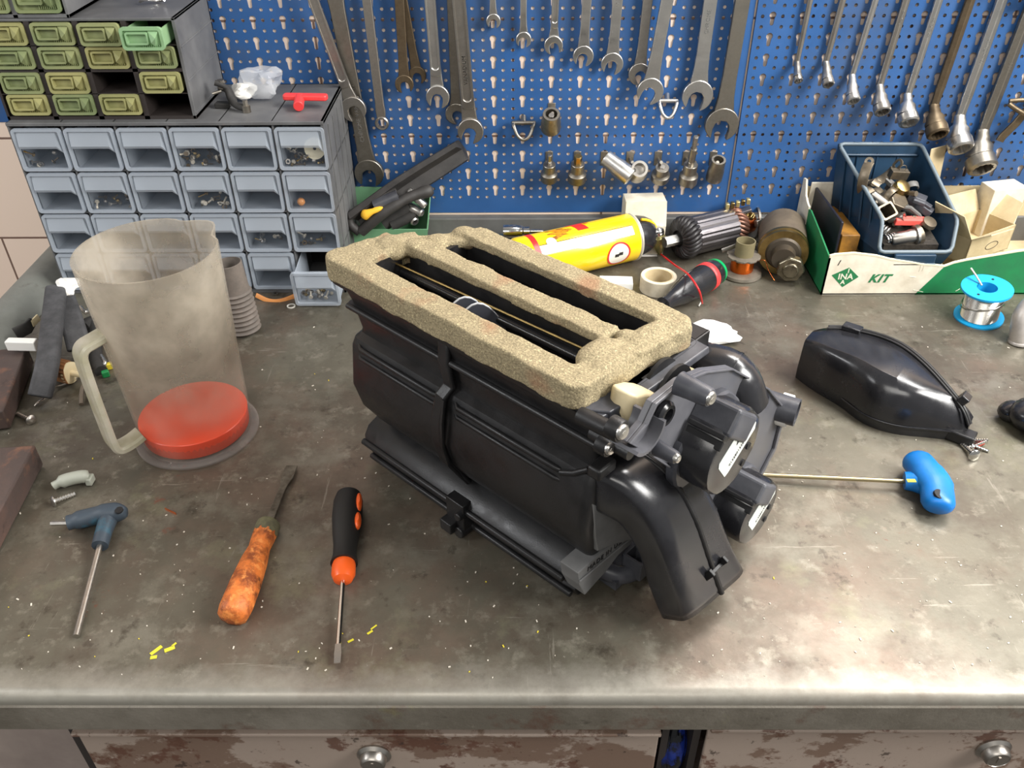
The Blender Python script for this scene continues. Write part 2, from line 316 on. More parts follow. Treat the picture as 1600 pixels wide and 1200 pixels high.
o = obj('side_panel', MB().bx(-.62, -.50, -.735, -.02, -.92, -.043).bx(-.50, -.36, -.70, -.69, -.92, -.043), mat('mauve_grey_paint', (178, 164, 156), .5, col2=(150, 136, 130), scale=9), bt, smooth=0); o.location = D
o = obj('carcass', MB().bx(-.345, -.337, -.728, -.02, -.92, -.043).bx(.150, .156, -.728, -.02, -.92, -.043).bx(.176, .182, -.728, -.02, -.92, -.043).bx(.66, .67, -.728, -.02, -.92, -.043).bx(-.6, 1.1, -.03, -.02, -.92, -.043), mat('dark_carcass', (54, 48, 46), .6), bt, smooth=0); o.location = D
def drawer_front(x0, x1, z0, z1, knob):
    d = obj('drawer', MB().bx(x0, x1, -.735, -.731, z0, z1).bx(x0, x1, -.742, -.720, z1-.004, z1).bx(x0+.01, x1-.01, -.731, -.25, z0, z0+.003), DRAWP, bt, bevel=.0012); d.location = D
    k = obj('lock', MB().lathe([(.014, 0), (.0145, .002), (.012, .0045), (.0115, .0045), (.0105, .010), (.0090, .0115), (.0088, .011), (.0030, .011)], (knob.x, -.735, knob.z), (0, -1, 0), 28).bx(knob.x-.001, knob.x+.001, -.7465, -.745, knob.z-.004, knob.z+.004), [STEEL2], d)
drawer_front(-.333, .146, -.20, -.066, W(583, 1190, -.742)); drawer_front(.185, .655, -.20, -.060, W(1557, 1181, -.742))
bag = MB(); rg = random.Random(3)
for k in range(7):
    x = .163+.002*math.sin(k*1.7); bag.tube(smooth_path([(x+rg.uniform(-.006, .007), -.70+rg.uniform(-.02, .02), -.20), (x+rg.uniform(-.006, .007), -.715+rg.uniform(-.012, .004), -.14), (x+rg.uniform(-.006, .006), -.70+rg.uniform(-.012, .01), -.085)]), [.007+.003*math.sin(i) for i in range(13)], 7)
tag(obj('plastic_bag', bag.xf(Matrix.Translation((0, 0, 0))), mat('dark_blue_film', (24, 44, 120), .22, col2=(12, 14, 20), scale=26, lo=.42, hi=.5), smooth=60), 'blue and black plastic bag stuffed between the two bench drawers', 'bag')

# ------------------------------------------------------------------ hanging wrenches
def open_head(mb, R, s, ang, h0, h1, o=(0, 0, 0), flip=1, m=0):
    a0 = math.asin(s/2/R); n = 22; pts = []
    for k in range(n+1):
        a = -PI/2+a0+(2*PI-2*a0)*k/n; rr = R*(1+.05*math.sin(a)); pts.append((rr*math.cos(a), rr*math.sin(a)))
    pts += [(-s/2, -R*.25), (-s*.42, R*.08), (-s*.18, R*.28), (s*.18, R*.28), (s*.42, R*.08), (s/2, -R*.25)]
    c, q = math.cos(ang), math.sin(ang); pts = [((x*c-y*q), flip*(x*q+y*c)) for x, y in pts]
    return mb.prism(pts, h0, h1, o, (1, 0, 0), (0, 0, 1), (0, -1, 0), m)
def ring_head(mb, R, r, h0, h1, o=(0, 0, 0), ex=(1, 0, 0), ey=(0, 0, 1), ez=(0, -1, 0)):
    inner = [((r*(1.06 if k % 2 else .93))*math.cos(2*PI*k/24), (r*(1.06 if k % 2 else .93))*math.sin(2*PI*k/24)) for k in range(24)]
    outr = circ(R, 24); o = Vector(o); e1, e2, e3 = Vector(ex), Vector(ey), Vector(ez)
    b = .14*R; ro2 = circ(R-b, 24); n = 24
    P = lambda q, h: [o+e1*x+e2*y+e3*h for x, y in q]
    vs = P(ro2, h0)+P(outr, h0+b)+P(outr, h1-b)+P(ro2, h1)+P(inner, h1-.15*b)+P(inner, h0+.15*b); fs = []
    for k in range(6):
        for i in range(n): j = (i+1) % n; a, c = k*n, ((k+1) % 6)*n; fs.append((a+i, a+j, c+j, c+i))
    return mb.add(vs, fs)
def shank(mb, wd, L, R, t, z0=None, top=None, panel=False, z1=None):
    z0 = R*.55 if z0 is None else z0; nk = wd*.5; top = top or R
    body = [(-R*.62, z0), (-nk*1.12, z0+R*1.1), (-nk, z0+R*2.2), (-nk, L-top*2.2), (-nk*1.1, L-top*1.2), (-top*.55, L-top*.5), (top*.55, L-top*.5), (nk*1.1, L-top*1.2), (nk, L-top*2.2), (nk, z0+R*2.2), (nk*1.12, z0+R*1.1), (R*.62, z0)]
    if not panel: return mb.prism(body, -t/2, t/2, (0, 0, 0), (1, 0, 0), (0, 0, 1), (0, -1, 0))
    mb.prism(body, -t*.5, t*.22, (0, 0, 0), (1, 0, 0), (0, 0, 1), (0, -1, 0))
    a, b, rim = z0+R*1.8, L-top*1.9, wd*.17
    outer = rrect(-nk, nk, z0+R*1.2, L-top*1.3, nk*.5, 4); inner = rrect(-nk+rim, nk-rim, a, b, nk*.6, 4)
    return mb.ring(outer, inner, 0, t*.5, (0, 0, 0), (1, 0, 0), (0, 0, 1), (0, -1, 0))
def stamp(parent, txt, h, x, z, y, ang=PI/2, m=None):
    c = bpy.data.curves.new('stamp', 'FONT'); c.body = txt; c.size = h; c.align_x = 'CENTER'; c.align_y = 'CENTER'; c.extrude = .00015
    o = bpy.data.objects.new('stamped_mark', c); C.objects.link(o)
    dg = bpy.context.evaluated_depsgraph_get(); me = bpy.data.meshes.new_from_object(o.evaluated_get(dg)); bpy.data.objects.remove(o)
    me.materials.clear(); me.materials.append(m or CHROME); q = bpy.data.objects.new('stamped_mark', me); C.objects.link(q); q.parent = parent
    q.matrix_local = Matrix.Translation((x, y, z)) @ Matrix.Rotation(PI/2, 4, 'X') @ Matrix.Rotation(ang, 4, 'Z'); return q
def place(bp, tp, y):
    """local frame with origin at the lower head and z running up the shank, both on the plane y"""
    a, b = W(bp[0], bp[1], y), W(tp[0], tp[1], y); z = (b-a).normalized(); yy = Vector((0, 1, 0)); x = yy.cross(z).normalized(); yy = z.cross(x)
    return Matrix(((x.x, yy.x, z.x, a.x), (x.y, yy.y, z.y, a.y), (x.z, yy.z, z.z, a.z), (0, 0, 0, 1)))
G1 = 'open-ended and combination spanners on the blue panel'
def wrench(bp, tp, R, wd, L, label, m=STEEL, y=-.012, ang=15, kind='combi', panel=False, txt=None, t=.0055, s=None, flip=1, top=None, tz=.5):
    T = thing('combination_wrench' if kind != 'double' else 'open_ended_wrench', label, 'wrench', M=place(bp, tp, y), group=G1)
    topR = top or R*.88
    obj('shank', shank(MB(), wd, L, R, t, panel=panel, top=topR, z0=R*.55 if kind != 'ringdown' else R*.75), m, T, bevel=.0009)
    jb = MB()
    if kind == 'ringdown': ring_head(jb, R, R*.64, -t*.75, t*.75); obj('ring_end', jb, m, T, smooth=30); ub = open_head(MB(), topR, topR*1.0, math.radians(15)+PI, -t*.62, t*.62, (0, 0, L)); obj('open_end', ub, m, T, bevel=.0008)
    else:
        open_head(jb, R, s or R*.98, math.radians(ang), -t*.62, t*.62, flip=flip); obj('open_end', jb, m, T, bevel=.0009)
        if kind == 'double': obj('open_end', open_head(MB(), topR, topR*.98, math.radians(ang)+PI, -t*.62, t*.62, (0, 0, L)), m, T, bevel=.0008)
        else: obj('ring_end', ring_head(MB(), topR, topR*.66, -t*.75, t*.75, (0, 0, L)), m, T, smooth=30)
    if txt: stamp(T, txt, wd*.42, 0, L*tz, -(t*.5 if not panel else t*.22)-.0001, PI/2, m=CHROME)
    return T
# left cluster
wrench((577, 271), (524, -4), .0200, .0185, .245, 'long dull grey spanner, its wide jaw just above the green bin', STEELD, -.010, -12, txt='CHROME VANADIUM', top=.0155, tz=.34, t=.007)
wrench((553, 171), (486, -10), .0165, .0125, .20, 'slanting spanner with a recessed shank, crossing in front of the long grey one', STEEL2, -.024, 5, panel=True, t=.006)
wrench((597, 192), (574, 5), .0092, .0115, .19, 'slim spanner hanging with its small closed ring end down', STEEL2, -.012, kind='ringdown')
wrench((652, 118), (630, 0), .0115, .0105, .15, 'brown tarnished spanner, behind its lookalike and reaching less far down', RUST, -.009, -14, 'double', t=.004)
wrench((632, 132), (624, 0), .0120, .0115, .15, 'brown tarnished spanner in front of its lookalike, jaw lowest of the brown pair', RUST, -.016, 10, 'double', t=.004)
wrench((684, 152), (672, 0), .0152, .0135, .19, 'bright silver spanner with a second jaw tip showing behind its jaw', STEEL, -.018, -14, panel=True)
wrench((713, 178), (706, 0), .0140, .0120, .20, 'dark spanner half hidden behind the big one with the recessed shank', STEELD, -.008, 30)
wrench((735, 205), (717, 0), .0172, .0165, .24, 'big grey spanner with a long recessed shank, jaw above the black rubber profile', STEEL2, -.020, -22, panel=True, txt='VANADIUM', tz=.33, t=.007)
wrench((771, 33), (770, 0), .0090, .0075, .10, 'tiny spanner, its jaw highest of all on the panel', STEEL, -.010, -8)
wrench((818, 62), (818, 0), .0098, .0080, .12, 'small spanner second from the tiny one, jaw just below the top edge', STEEL, -.010, -10)
wrench((865, 71), (868, 0), .0118, .0088, .13, 'small spanner with a raised-rim shank, over the upper socket', STEEL, -.010, 12, panel=True)
wrench((911, 88), (917, 0), .0132, .0115, .15, 'medium cream-grey spanner with a plain shank and a dark nick', STEEL, -.011, -12)
wrench((956, 100), (965, 0), .0142, .0125, .17, 'medium spanner with a brown stamped mark on its shank', STEEL, -.011, -14, txt='17', tz=.42)
wrench((999, 116), (1012, 0), .0140, .0120, .18, 'pale spanner partly covered by the leaning one in front of it', STEEL2, -.008, 30)
wrench((1015, 143), (1044, -8), .0172, .0150, .20, 'leaning spanner in front, its jaw beside a metal belt loop', STEEL, -.022, -20)
wrench((1089, 150), (1110, 0), .0200, .0165, .23, 'large spanner with punched lettering down its shank', STEEL, -.012, -14, txt='CHROME', tz=.40, t=.007)
wrench((1127, 195), (1160, 0), .0222, .0180, .26, 'largest spanner of the row, beside the seam between the panels', STEELD, -.014, -6, t=.008)

# offset ring spanners on the right panel
G2 = 'offset ring spanners on the right panel'
def offset_wrench(np_, tp, rp, R, wd, label, m, txt=None, L=.17):
    M = place(np_, tp, -.010); T = thing('offset_ring_wrench', label, 'wrench', M=M, group=G2)
    hexa = [(wd/2*math.cos(PI/6+k*PI/3), wd*.36*math.sin(PI/6+k*PI/3)) for k in range(6)]
    rings = []
    for z, k in ((-.002, .95), (.012, .9), (.03, 1), (L-.03, 1), (L, .9)): rings.append([(x*k, y*k, z) for x, y in hexa])
    obj('shank', MB().loft(rings), m, T, bevel=.0008)
    # cranked neck out from the board and ring with its mouth towards the room
    rc = M.inverted() @ W(rp[0], rp[1], -.034)
    ax = (M.to_3x3().inverted() @ Vector((.10, -.80, -.60))).normalized(); e1 = Vector((1, 0, 0)); e1 = (e1-ax*e1.dot(ax)).normalized(); e2 = ax.cross(e1)
    hgt = R*.95
    back = rc-ax*hgt*.5
    nb = MB().tube(smooth_path([(0, 0, .002), Vector((0, 0, 0)).lerp(back, .35)+Vector((0, -.001, .001)), back], 4), [(wd*.50, wd*.40)]*3+[(wd*.56, wd*.5)]*2+[(R*.8, R*.7)]*2+[(R*.95, R*.9)]*2, 14, flat=(1, 0, 0))
    obj('cranked_neck', nb, m, T, smooth=60)
    obj('ring_end', ring_head(MB(), R, R*.68, -hgt*.5, hgt*.55, rc, e1, e2, ax), m, T, smooth=35)
    tr = Vector((0, -.020, L+.012)); obj('ring_end', ring_head(MB(), R*.92, R*.62, -hgt*.5, hgt*.5, tr, (1, 0, 0), Vector((0, .6, .8)), Vector((0, -.8, .6))), m, T, smooth=35)
    obj('cranked_neck', MB().tube([(0, 0, L-.004), (0, -.012, L+.004), tr], [wd*.45, wd*.5, R*.6], 10), m, T, smooth=60)
    if txt: stamp(T, txt, wd*.40, 0, .085, -wd*.33, PI/2, m=CHROME)
    return T
for np_, tp, rp, R, wd, lab, m, txt in (
    ((1245, 100), (1266, 0), (1247, 124), .0058, .0078, 'smallest offset ring spanner, nearest the panel seam', STEEL2, '6-7'),
    ((1290, 100), (1317, 0), (1294, 129), .0075, .0090, 'second-smallest offset ring spanner, bright short neck', STEEL2, '8-9'),
    ((1331, 120), (1368, 0), (1333, 154), .0086, .0090, 'offset ring spanner with a thin glossy shank, third-smallest', STEEL, None),
    ((1374, 136), (1416, 0), (1378, 170), .0106, .0105, 'offset ring spanner with a worn shank, fourth from the seam', STEEL2, 'CHROME'),
    ((1418, 150), (1467, 0), (1419, 186), .0128, .0110, 'polished offset ring spanner with long stamped lettering, over the bin', STEEL, 'VANADIUM'),
    ((1459, 167), (1516, 0), (1464, 204), .0140, .0130, 'yellowed offset ring spanner, tan shank and cream neck', RUST, None),
    ((1499, 184), (1565, 0), (1500, 225), .0160, .0150, 'offset ring spanner with a broad white-bright neck, second-largest', STEEL, 'VANADIUM'),
    ((1535, 206), (1603, 30), (1533, 255), .0190, .0170, 'largest offset ring spanner, dark, hanging lowest', STEELD, '1111')):
    offset_wrench(np_, tp, rp, R, wd, lab, m, txt)

# pegboard hooks and sockets
def peg(name, label, at, r=.0022, out=.03, group=None):
    T = thing(name, label, 'hook', at, group=group)
    obj('pin', MB().tube(smooth_path([(0, .004, 0), (0, -.006, 0), (0, -out*.7, .001), (0, -out, .006)], 4), r, 8), STEELD, T, smooth=60)
    obj('plate', MB().box((0, -.0012, 0), (.010, .0015, .020)), STEELD, T, bevel=.0005); return T
def socket(bp, lean, R, H, label, kind, m=STEELD, y=-.022, az=0):
    c = W(bp[0], bp[1], y); ax = Vector((math.sin(az), -math.sin(lean)*math.cos(az), math.cos(lean))).normalized()
    M = Matrix.Translation(c) @ ax.to_track_quat('Z', 'Y').to_matrix().to_4x4()
    T = thing('socket', label, 'socket', M=M, group='sockets pegged on the blue panel')
    if kind == 'bit':
        obj('body', MB().lathe([(R*.8, -H*.5), (R, -H*.46), (R*1.0, -H*.1), (R*.78, 0), (R*.74, H*.05), (R*.74, H*.40), (R*.70, H*.42), (R*.36, H*.42)], (0, 0, 0), (0, 0, 1), 24), m, T, smooth=35)
        return T
    obj('body', MB().lathe([(R*.8, -H*.5), (R, -H*.46), (R, H*.0), (R*.9, H*.12), (R*.9, H*.44), (R*.85, H*.5), (R*.60, H*.5), (R*.56, H*.1), (.0001, H*.1)], (0, 0, 0), (0, 0, 1), 24), m, T, smooth=35)
    return T
def bit(T, r, z0, z1, m=STEEL2, n=6):
    obj('bit', MB().prism(circ(r, n), z0, z1-r*.3).prism(circ(r*.99, n), z1-r*.31, z1), m, T, smooth=20, bevel=.0003); return T
GH = 'pegs of the socket row'
for px, q_ in ((858, 'first socket of the row, the slim bit'), (902, 'socket with the thick hexagon bit'), (944, 'askew chrome socket'), (984, 'socket that faces the room'), (1028, 'round-topped dull socket'), (1072, 'socket with the very long bit'), (1114, 'last socket, beside the seam')): peg('panel_hook', 'steel peg in the panel behind the '+q_, W(px, 247, 0), group=GH)
peg('panel_hook', 'steel peg behind the single socket above the row', W(862, 172, 0))
T = socket((858, 268), .30, .0115, .030, 'socket with a slim bit pointing up, first of the row, under the single upper socket', 'bit'); bit(T, .0032, .010, .028)
T = socket((902, 268), .30, .0125, .033, 'socket with a thick hexagon bit, second of the row', 'bit'); bit(T, .0055, .012, .026, BRASS)
T = socket((966, 262), 1.0, .0125, .044, 'bright chrome socket lying askew with its open mouth to the lower side', 'open', STEEL, -.036, az=-2.1)
T = socket((997, 268), .95, .0130, .030, 'socket facing the room, square hole in its end, touching the chrome one', 'open', STEEL2, -.034)
T = socket((1033, 270), .45, .0125, .026, 'round-topped dull socket with a small recess, fifth of the row', 'bit', STEELD); bit(T, .0042, .006, .0125)
T = socket((1077, 270), .26, .0128, .034, 'socket with the very long bit, reaching up beside the largest spanner', 'bit'); bit(T, .0048, .012, .040, STEELD, 12); bit(T, .0036, .040, .058, STEEL2)
T = socket((1119, 265), .38, .0112, .036, 'socket with a small hole in its nose, last of the row beside the seam', 'open', STEELD)
T = socket((861, 190), .55, .0130, .030, 'single socket pegged above the row, recessed screw bit inside', 'open', STEELD, -.026); bit(T, .0040, .002, .013, STEEL2)
def loop_hook(c, s, label, m):
    T = thing('belt_loop_hook', label, 'hook', c)
    obj('bracket', MB().tube(smooth_path([(-s, 0, .004), (-s*.9, -.010, .003), (-s*.55, -.016, -.008), (0, -.018, -.013), (s*.55, -.016, -.008), (s*.9, -.010, .003), (s, 0, .004)], 5), .0024, 8), m, T, smooth=60)
    obj('crossbar', MB().tube([(-s*1.05, -.004, .005), (s*1.05, -.004, .005)], .0030, 8), m, T, smooth=60)
    obj('pin', MB().cyl((0, .006, .010), (0, -.004, .005), .0035), m, T)
loop_hook(W(818, 196, -.006), .0145, 'empty dull metal belt-loop hook beside the single socket', STEELD)
loop_hook(W(1042, 162, -.006), .0125, 'small bright belt-loop hook between two large spanners', STEEL)
T = thing('pliers', 'rusty brown pliers hanging at the edge, beside the largest offset ring spanner', 'pliers', W(1592, 165, -.012))
obj('jaw', MB().tube(smooth_path([(-.020, -.010, .006), (-.006, -.014, -.002), (.014, -.014, -.010), (.03, -.01, -.006)], 4), .0032, 8), RUST, T, smooth=60)
obj('jaw', MB().tube(smooth_path([(-.018, -.006, .008), (0, -.008, .010), (.02, -.008, .008)], 4), .003, 8), RUST, T, smooth=60)
obj('handle', MB().strap([(.010, -.004, -.004), (.002, -.004, -.022), (-.010, -.004, -.040), (-.012, -.004, -.046)], .011, .004, (1, 0, .3)), RUST, T)
obj('handle', MB().strap([(.012, -.004, .0), (.026, -.004, .03), (.034, -.004, .07)], .011, .004, (1, 0, -.3)), RUST, T)

# ------------------------------------------------------------------ drawer cabinets
PCLEAR = clear_mat('clear_drawer_plastic', (196, 204, 214), .44, .22, transl=.2)
PWIN = clear_mat('shaded_drawer_window', (92, 102, 114), .76, .2, transl=.2)  # same plastic tinted darker, shade inside the drawers put into its colour
PGREEN = clear_mat('green_drawer_plastic', (164, 168, 120), .10, .3, col2=(142, 156, 112), scale=14, transl=.25)
PYEL = clear_mat('yellow_green_drawer_plastic', (186, 180, 124), .10, .3, col2=(168, 168, 116), scale=14, transl=.25)
PMINT = clear_mat('mint_drawer_plastic', (160, 196, 150), .10, .3, transl=.25)
DARKIN = mat('cabinet_shade', (22, 21, 22), .6)  # near-black for the sheets added as shade behind the drawers
GCAB = mat('dark_grey_cabinet', (86, 86, 87), .5, col2=(112, 112, 112), scale=14, lo=.42, hi=.74, rvar=.08)
def clear_drawer(par, x, z, wd, h, dep, m, dy=0, rot=None, kind='clear'):
    """one drawer seen from the front: rim, sloped pull lip, window below, tray behind"""
    mb = MB(); t = .0016; X0, X1, Z0, Z1 = -wd/2, wd/2, 0, h
    # tray
    mb.bx(X0+.003, X1-.003, .004, dep, Z0+.001, Z0+.0022).bx(X0+.003, X0+.0042, .004, dep, Z0+.001, Z1*.86).bx(X1-.0042, X1-.003, .004, dep, Z0+.001, Z1*.86)
    # rim around the front
    o_, i_ = rrect(X0, X1, Z0, Z1, .004, 3), rrect(X0+.0032, X1-.0032, Z0+.0032, Z1-.0032, .002, 3)
    mb.ring(o_, i_, -.0025, .0022, (0, 0, 0), (1, 0, 0), (0, 0, 1), (0, 1, 0))
    mb.add([(X0+.003, .0012, Z0+.003), (X1-.003, .0012, Z0+.003), (X1-.003, .0012, Z1-.003), (X0+.003, .0012, Z1-.003)], [(0, 1, 2, 3)], 1)
    if kind == 'clear':    # wide scoop
        a, b, c, e = X0+.0045, X1-.0075, Z1-.004, Z0+h*.58
        mb.add([(a, 0, c), (b, 0, c), (b, -.0062, e+.002), (a+.002, -.0062, e+.002), (a+.002, -.0050, e-.001), (b-.001, -.0050, e-.001), (b+.0045, .001, e-.010), (b+.0045, .001, c)],
               [(0, 1, 2, 3), (3, 2, 5, 4), (1, 7, 6, 2), (2, 6, 5)])
    else:                  # label recess on the left, tab pull on the right
        mb.ring(rrect(X0+.006, X0+wd*.66, Z0+h*.26, Z1-h*.2, .002, 2), rrect(X0+.0076, X0+wd*.63, Z0+h*.34, Z1-h*.27, .0015, 2), -.0045, .001, (0, 0, 0), (1, 0, 0), (0, 0, 1), (0, 1, 0))
        a, b = X0+wd*.66, X1-.004
        mb.add([(a, -.001, Z1-.004), (b, -.001, Z1-.004), (b-.002, -.009, Z1-h*.42), (a+.004, -.008, Z1-h*.62), (b-.006, -.001, Z0+h*.14), (a+.003, -.001, Z0+h*.2), (b, .001, Z0+h*.3)], [(0, 1, 2, 3), (3, 2, 4, 5), (1, 6, 4, 2)])
        for k in range(9): mb.bx(X1-.006-k*.0022, X1-.0054-k*.0022, -.0016, .001, Z0+.0034, Z0+h*.24)
    M = Matrix.Translation((x, dy, z))
    if rot is not None: M = M @ rot
    mb.xf(M); return obj('drawer', mb, [m, PWIN if kind == 'clear' else m], par, smooth=0)
# big grey cabinet: 6 columns, 4 rows
CX0, CX1, CY = -.566, -.195, -.150
cab = thing('parts_drawer_cabinet', 'large grey small-parts cabinet of bluish clear drawers standing on the bench', 'drawer cabinet', (CX0, CY, 0))
cw, ch, cdp = CX1-CX0, .229, .142
body = MB().bx(0, cw, cdp-.003, cdp, 0, ch).bx(0, .002, 0, cdp, 0, ch).bx(cw-.004, cw, 0, cdp, 0, ch).bx(0, cw, 0, cdp, 0, .005).bx(0, cw, -.001, cdp, ch-.004, ch)
pw, ph = .0618, .0545
for k in range(1, 6): body.bx(.0015+k*pw-.0012, .0015+k*pw+.0012, .002, cdp, 0, ch)
for k in range(1, 4): body.bx(0, cw, .002, cdp, .006+k*ph-.0012, .006+k*ph+.0012)
for k in range(4): body.bx(cw-.0005, cw+.0012, .02+k*.03, .022+k*.03, .02, ch-.01)
obj('body', body, [GCAB], cab, smooth=0, bevel=.0006)
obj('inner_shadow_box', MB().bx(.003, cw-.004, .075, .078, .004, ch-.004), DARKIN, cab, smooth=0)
for r in range(4):
    for c in range(6):
        if r == 0 and c == 5: continue
        clear_drawer(cab, .0015+(c+.5)*pw, .007+r*ph, pw-.0035, ph-.003, .072, PCLEAR)
dx = B(497, 464, .0); pd = Matrix.Rotation(math.radians(6), 4, 'X')
clear_drawer(cab, .0015+5.5*pw, .0035, pw-.0035, ph-.005, .072, PCLEAR, dy=-.036, rot=pd)
# contents seen through the windows
def bits(name, label, cx, cy, cz, wx, wy, wz, n, mats, seed, cat='hardware'):
    rg = random.Random(seed); mb = MB()
    for k in range(n):
        p = Vector((cx+rg.uniform(-wx, wx), cy+rg.uniform(-wy, wy), cz+rg.uniform(0, wz))); d = Vector((rg.uniform(-1, 1), rg.uniform(-1, 1), rg.uniform(-.3, .6))).normalized(); mi = rg.randrange(len(mats))
        q = rg.random()
        if q < .5: L_ = rg.uniform(.005, .011); mb.cyl(p, p+d*L_, .0011, seg=6, m=mi); mb.cyl(p-d*.0016, p, .0028, seg=6, m=mi)
        elif q < .8: mb.ring(circ(.0034, 6), circ(.0018, 6), 0, .0025, p, d.orthogonal().normalized(), d.cross(d.orthogonal()).normalized(), d, m=mi)
        else: mb.ball(p, rg.uniform(.0018, .0034), 8, m=mi)
    return tag(obj(name, mb, mats, smooth=30), label, cat, 'loose hardware in the clear drawers', 'stuff')
HW = [STEEL2, BRASS, mat('pale_hardware', (200, 192, 176), .5), RUST]
def cellpos(c, r): return CX0+.0015+(c+.5)*pw, CY+.012, .0095+r*ph
for c, r, n, sd, lab in ((3, 3, 26, 1, 'shiny and red-brown bits filling the fourth drawer of the top row'), (5, 3, 30, 2, 'silvery screws behind a pale disc in the top right drawer'), (1, 2, 12, 3, 'grey and clear bits in the second drawer of the second row'),
                         (3, 2, 16, 4, 'grey washers in the fourth drawer of the second row'), (0, 3, 6, 5, 'few dark bits in the top left clear drawer'), (4, 1, 8, 6, 'sparse small screws in the fifth drawer of the third row'), (5, 1, 9, 7, 'sparse small screws in the last drawer of the third row')):
    x, y, z = cellpos(c, r); bits('loose_screws', lab, x, y, z, .022, .006, .018, n, HW, sd)
bits('loose_washers', 'washers and clips in the pulled-out bottom right drawer', cellpos(5, 0)[0], CY-.022, .0098, .02, .010, .006, 16, HW, 11)
x, y, z = cellpos(5, 3); tag(obj('plastic_disc', MB().ring(circ(.0125, 28), circ(.002, 28), 0, .002, (x+.013, y-.002, z+.020), (1, 0, 0), (0, .25, 1), (0, -1, .25)), mat('ivory', (222, 214, 186), .5)), 'pale round disc standing in the top right clear drawer', 'disc')
x, y, z = cellpos(5, 2); tag(obj('orange_bead', MB().ball((x-.014, y-.002, z+.006), .005, 12), mat('amber_bead', (236, 160, 90), .25)), 'small orange bead in the last drawer of the second row', 'bead')

# green-drawer cabinets on top
GX1, GY, GZ = -.345, -.140, .2345
cw2, pw2, ph2 = .222, .0535, .0258
FRM = mat('dark_brown_frame', (46, 40, 38), .5)
gc = thing('green_drawer_cabinet', 'dark cabinet of yellow-green drawers, two of them missing, on top of the grey one', 'drawer cabinet', (GX1-cw2, GY, GZ-.0055))
gh = .112; b2 = MB().bx(0, cw2, .117, .120, 0, gh).bx(0, .003, 0, .12, 0, gh).bx(0, cw2, 0, .12, 0, .004)
top = MB().bx(0, cw2, 0, .12, gh-.003, gh).bx(cw2-.004, cw2, 0, .12, 0, gh)
for k in range(3): top.bx(cw2-.0005, cw2+.0010, .001, .119, .006+k*.037, .008+k*.037)
for k in (1, 2, 3): b2.bx(.004+k*pw2-.003, .004+k*pw2+.003, 0, .118, 0, gh-.003)
rowz = [.006, .0308, .0585, .0842]
for z in (.0300, .0562, .0835): b2.bx(.003, cw2-.004, .0, .118, z-(.0018 if z == .0562 else .0005), z+(.0018 if z == .0562 else .0002))
obj('frame', b2, FRM, gc, smooth=0); obj('casing', top, GCAB, gc, smooth=0, bevel=.0006)
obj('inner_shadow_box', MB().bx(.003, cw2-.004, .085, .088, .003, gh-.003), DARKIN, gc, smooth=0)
for r in range(4):
    for c in range(4):
        if (r, c) in ((0, 3), (1, 2)): continue
        m_ = PYEL if (r*7+c*3) % 5 < 2 else PGREEN; dy = 0
        if (r, c) == (3, 3): m_ = PMINT; dy = -.022
        if (r, c) == (3, 2): dy = -.004
        clear_drawer(gc, .004+(c+.5)*pw2, rowz[r], pw2-.0075, .0238, .070, m_, dy=dy, kind='tab')
uc = thing('green_drawer_cabinet', 'second dark cabinet of green drawers stacked on the left, cut by the top edge', 'drawer cabinet', (GX1-cw2-.01, GY, GZ-.0055+gh+.0005))
uw = .118
u2 = MB().bx(0, uw, .117, .120, 0, .12).bx(0, .003, 0, .12, 0, .12).bx(uw-.0035, uw, 0, .12, 0, .12).bx(0, uw, 0, .12, 0, .004).bx(0, uw, 0, .12, .118, .12)
for k in (1,): u2.bx(.003+k*.056-.003, .003+k*.056+.003, 0, .118, 0, .118)
for z in (.04, .08): u2.bx(0, uw, 0, .118, z-.001, z+.001)
obj('frame', u2, GCAB, uc, smooth=0, bevel=.0005)
for r in range(3):
    for c in range(2): clear_drawer(uc, .003+(c+.5)*.056, .0055+r*.039, .050, .034, .09, PGREEN, kind='tab')
tag(obj('metal_clip', MB().tube(smooth_path([(-.405, -.075, .3435), (-.395, -.08, .347), (-.385, -.07, .3435), (-.375, -.078, .346)], 5), .0015, 6), CHROME, smooth=60), 'small bright wire clip lying on the green drawer cabinet', 'clip')
# things on the grey cabinet
ZT = .2292
def at_top(px, py, z=0): return B(px, py, ZT+z)
cl = thing('linkage_clamp', 'greasy dark clamp with bolts lying beside the plastic bag', 'clamp', at_top(355, 170))
obj('arm', MB().tube(smooth_path([(-.008, .012, .022), (.002, .008, .020), (.006, .002, .012), (.014, -.006, .006), (.026, -.012, .005)], 5), .0042, 8), RUB, cl, smooth=60)
obj('arm', MB().tube(smooth_path([(-.010, .004, .030), (-.002, .006, .026), (.004, .010, .018), (.006, .014, .004)], 5), .0036, 8), RUB, cl, smooth=60)
obj('bolt', MB().cyl((.027, -.012, .0), (.027, -.012, .008), .005, seg=12).cyl((.027, -.012, .008), (.027, -.012, .0145), .0032, seg=6), STEELD, cl, smooth=30)
obj('bolt', MB().cyl((-.004, .008, .022), (-.004, .008, .032), .0045, seg=12).cyl((-.014, .0, .018), (-.004, .004, .020), .0018, seg=8), STEELD, cl, smooth=30)
obj('base', MB().box((-.006, .006, .003), (.018, .012, .006)), RUB, cl, bevel=.001)
import bmesh
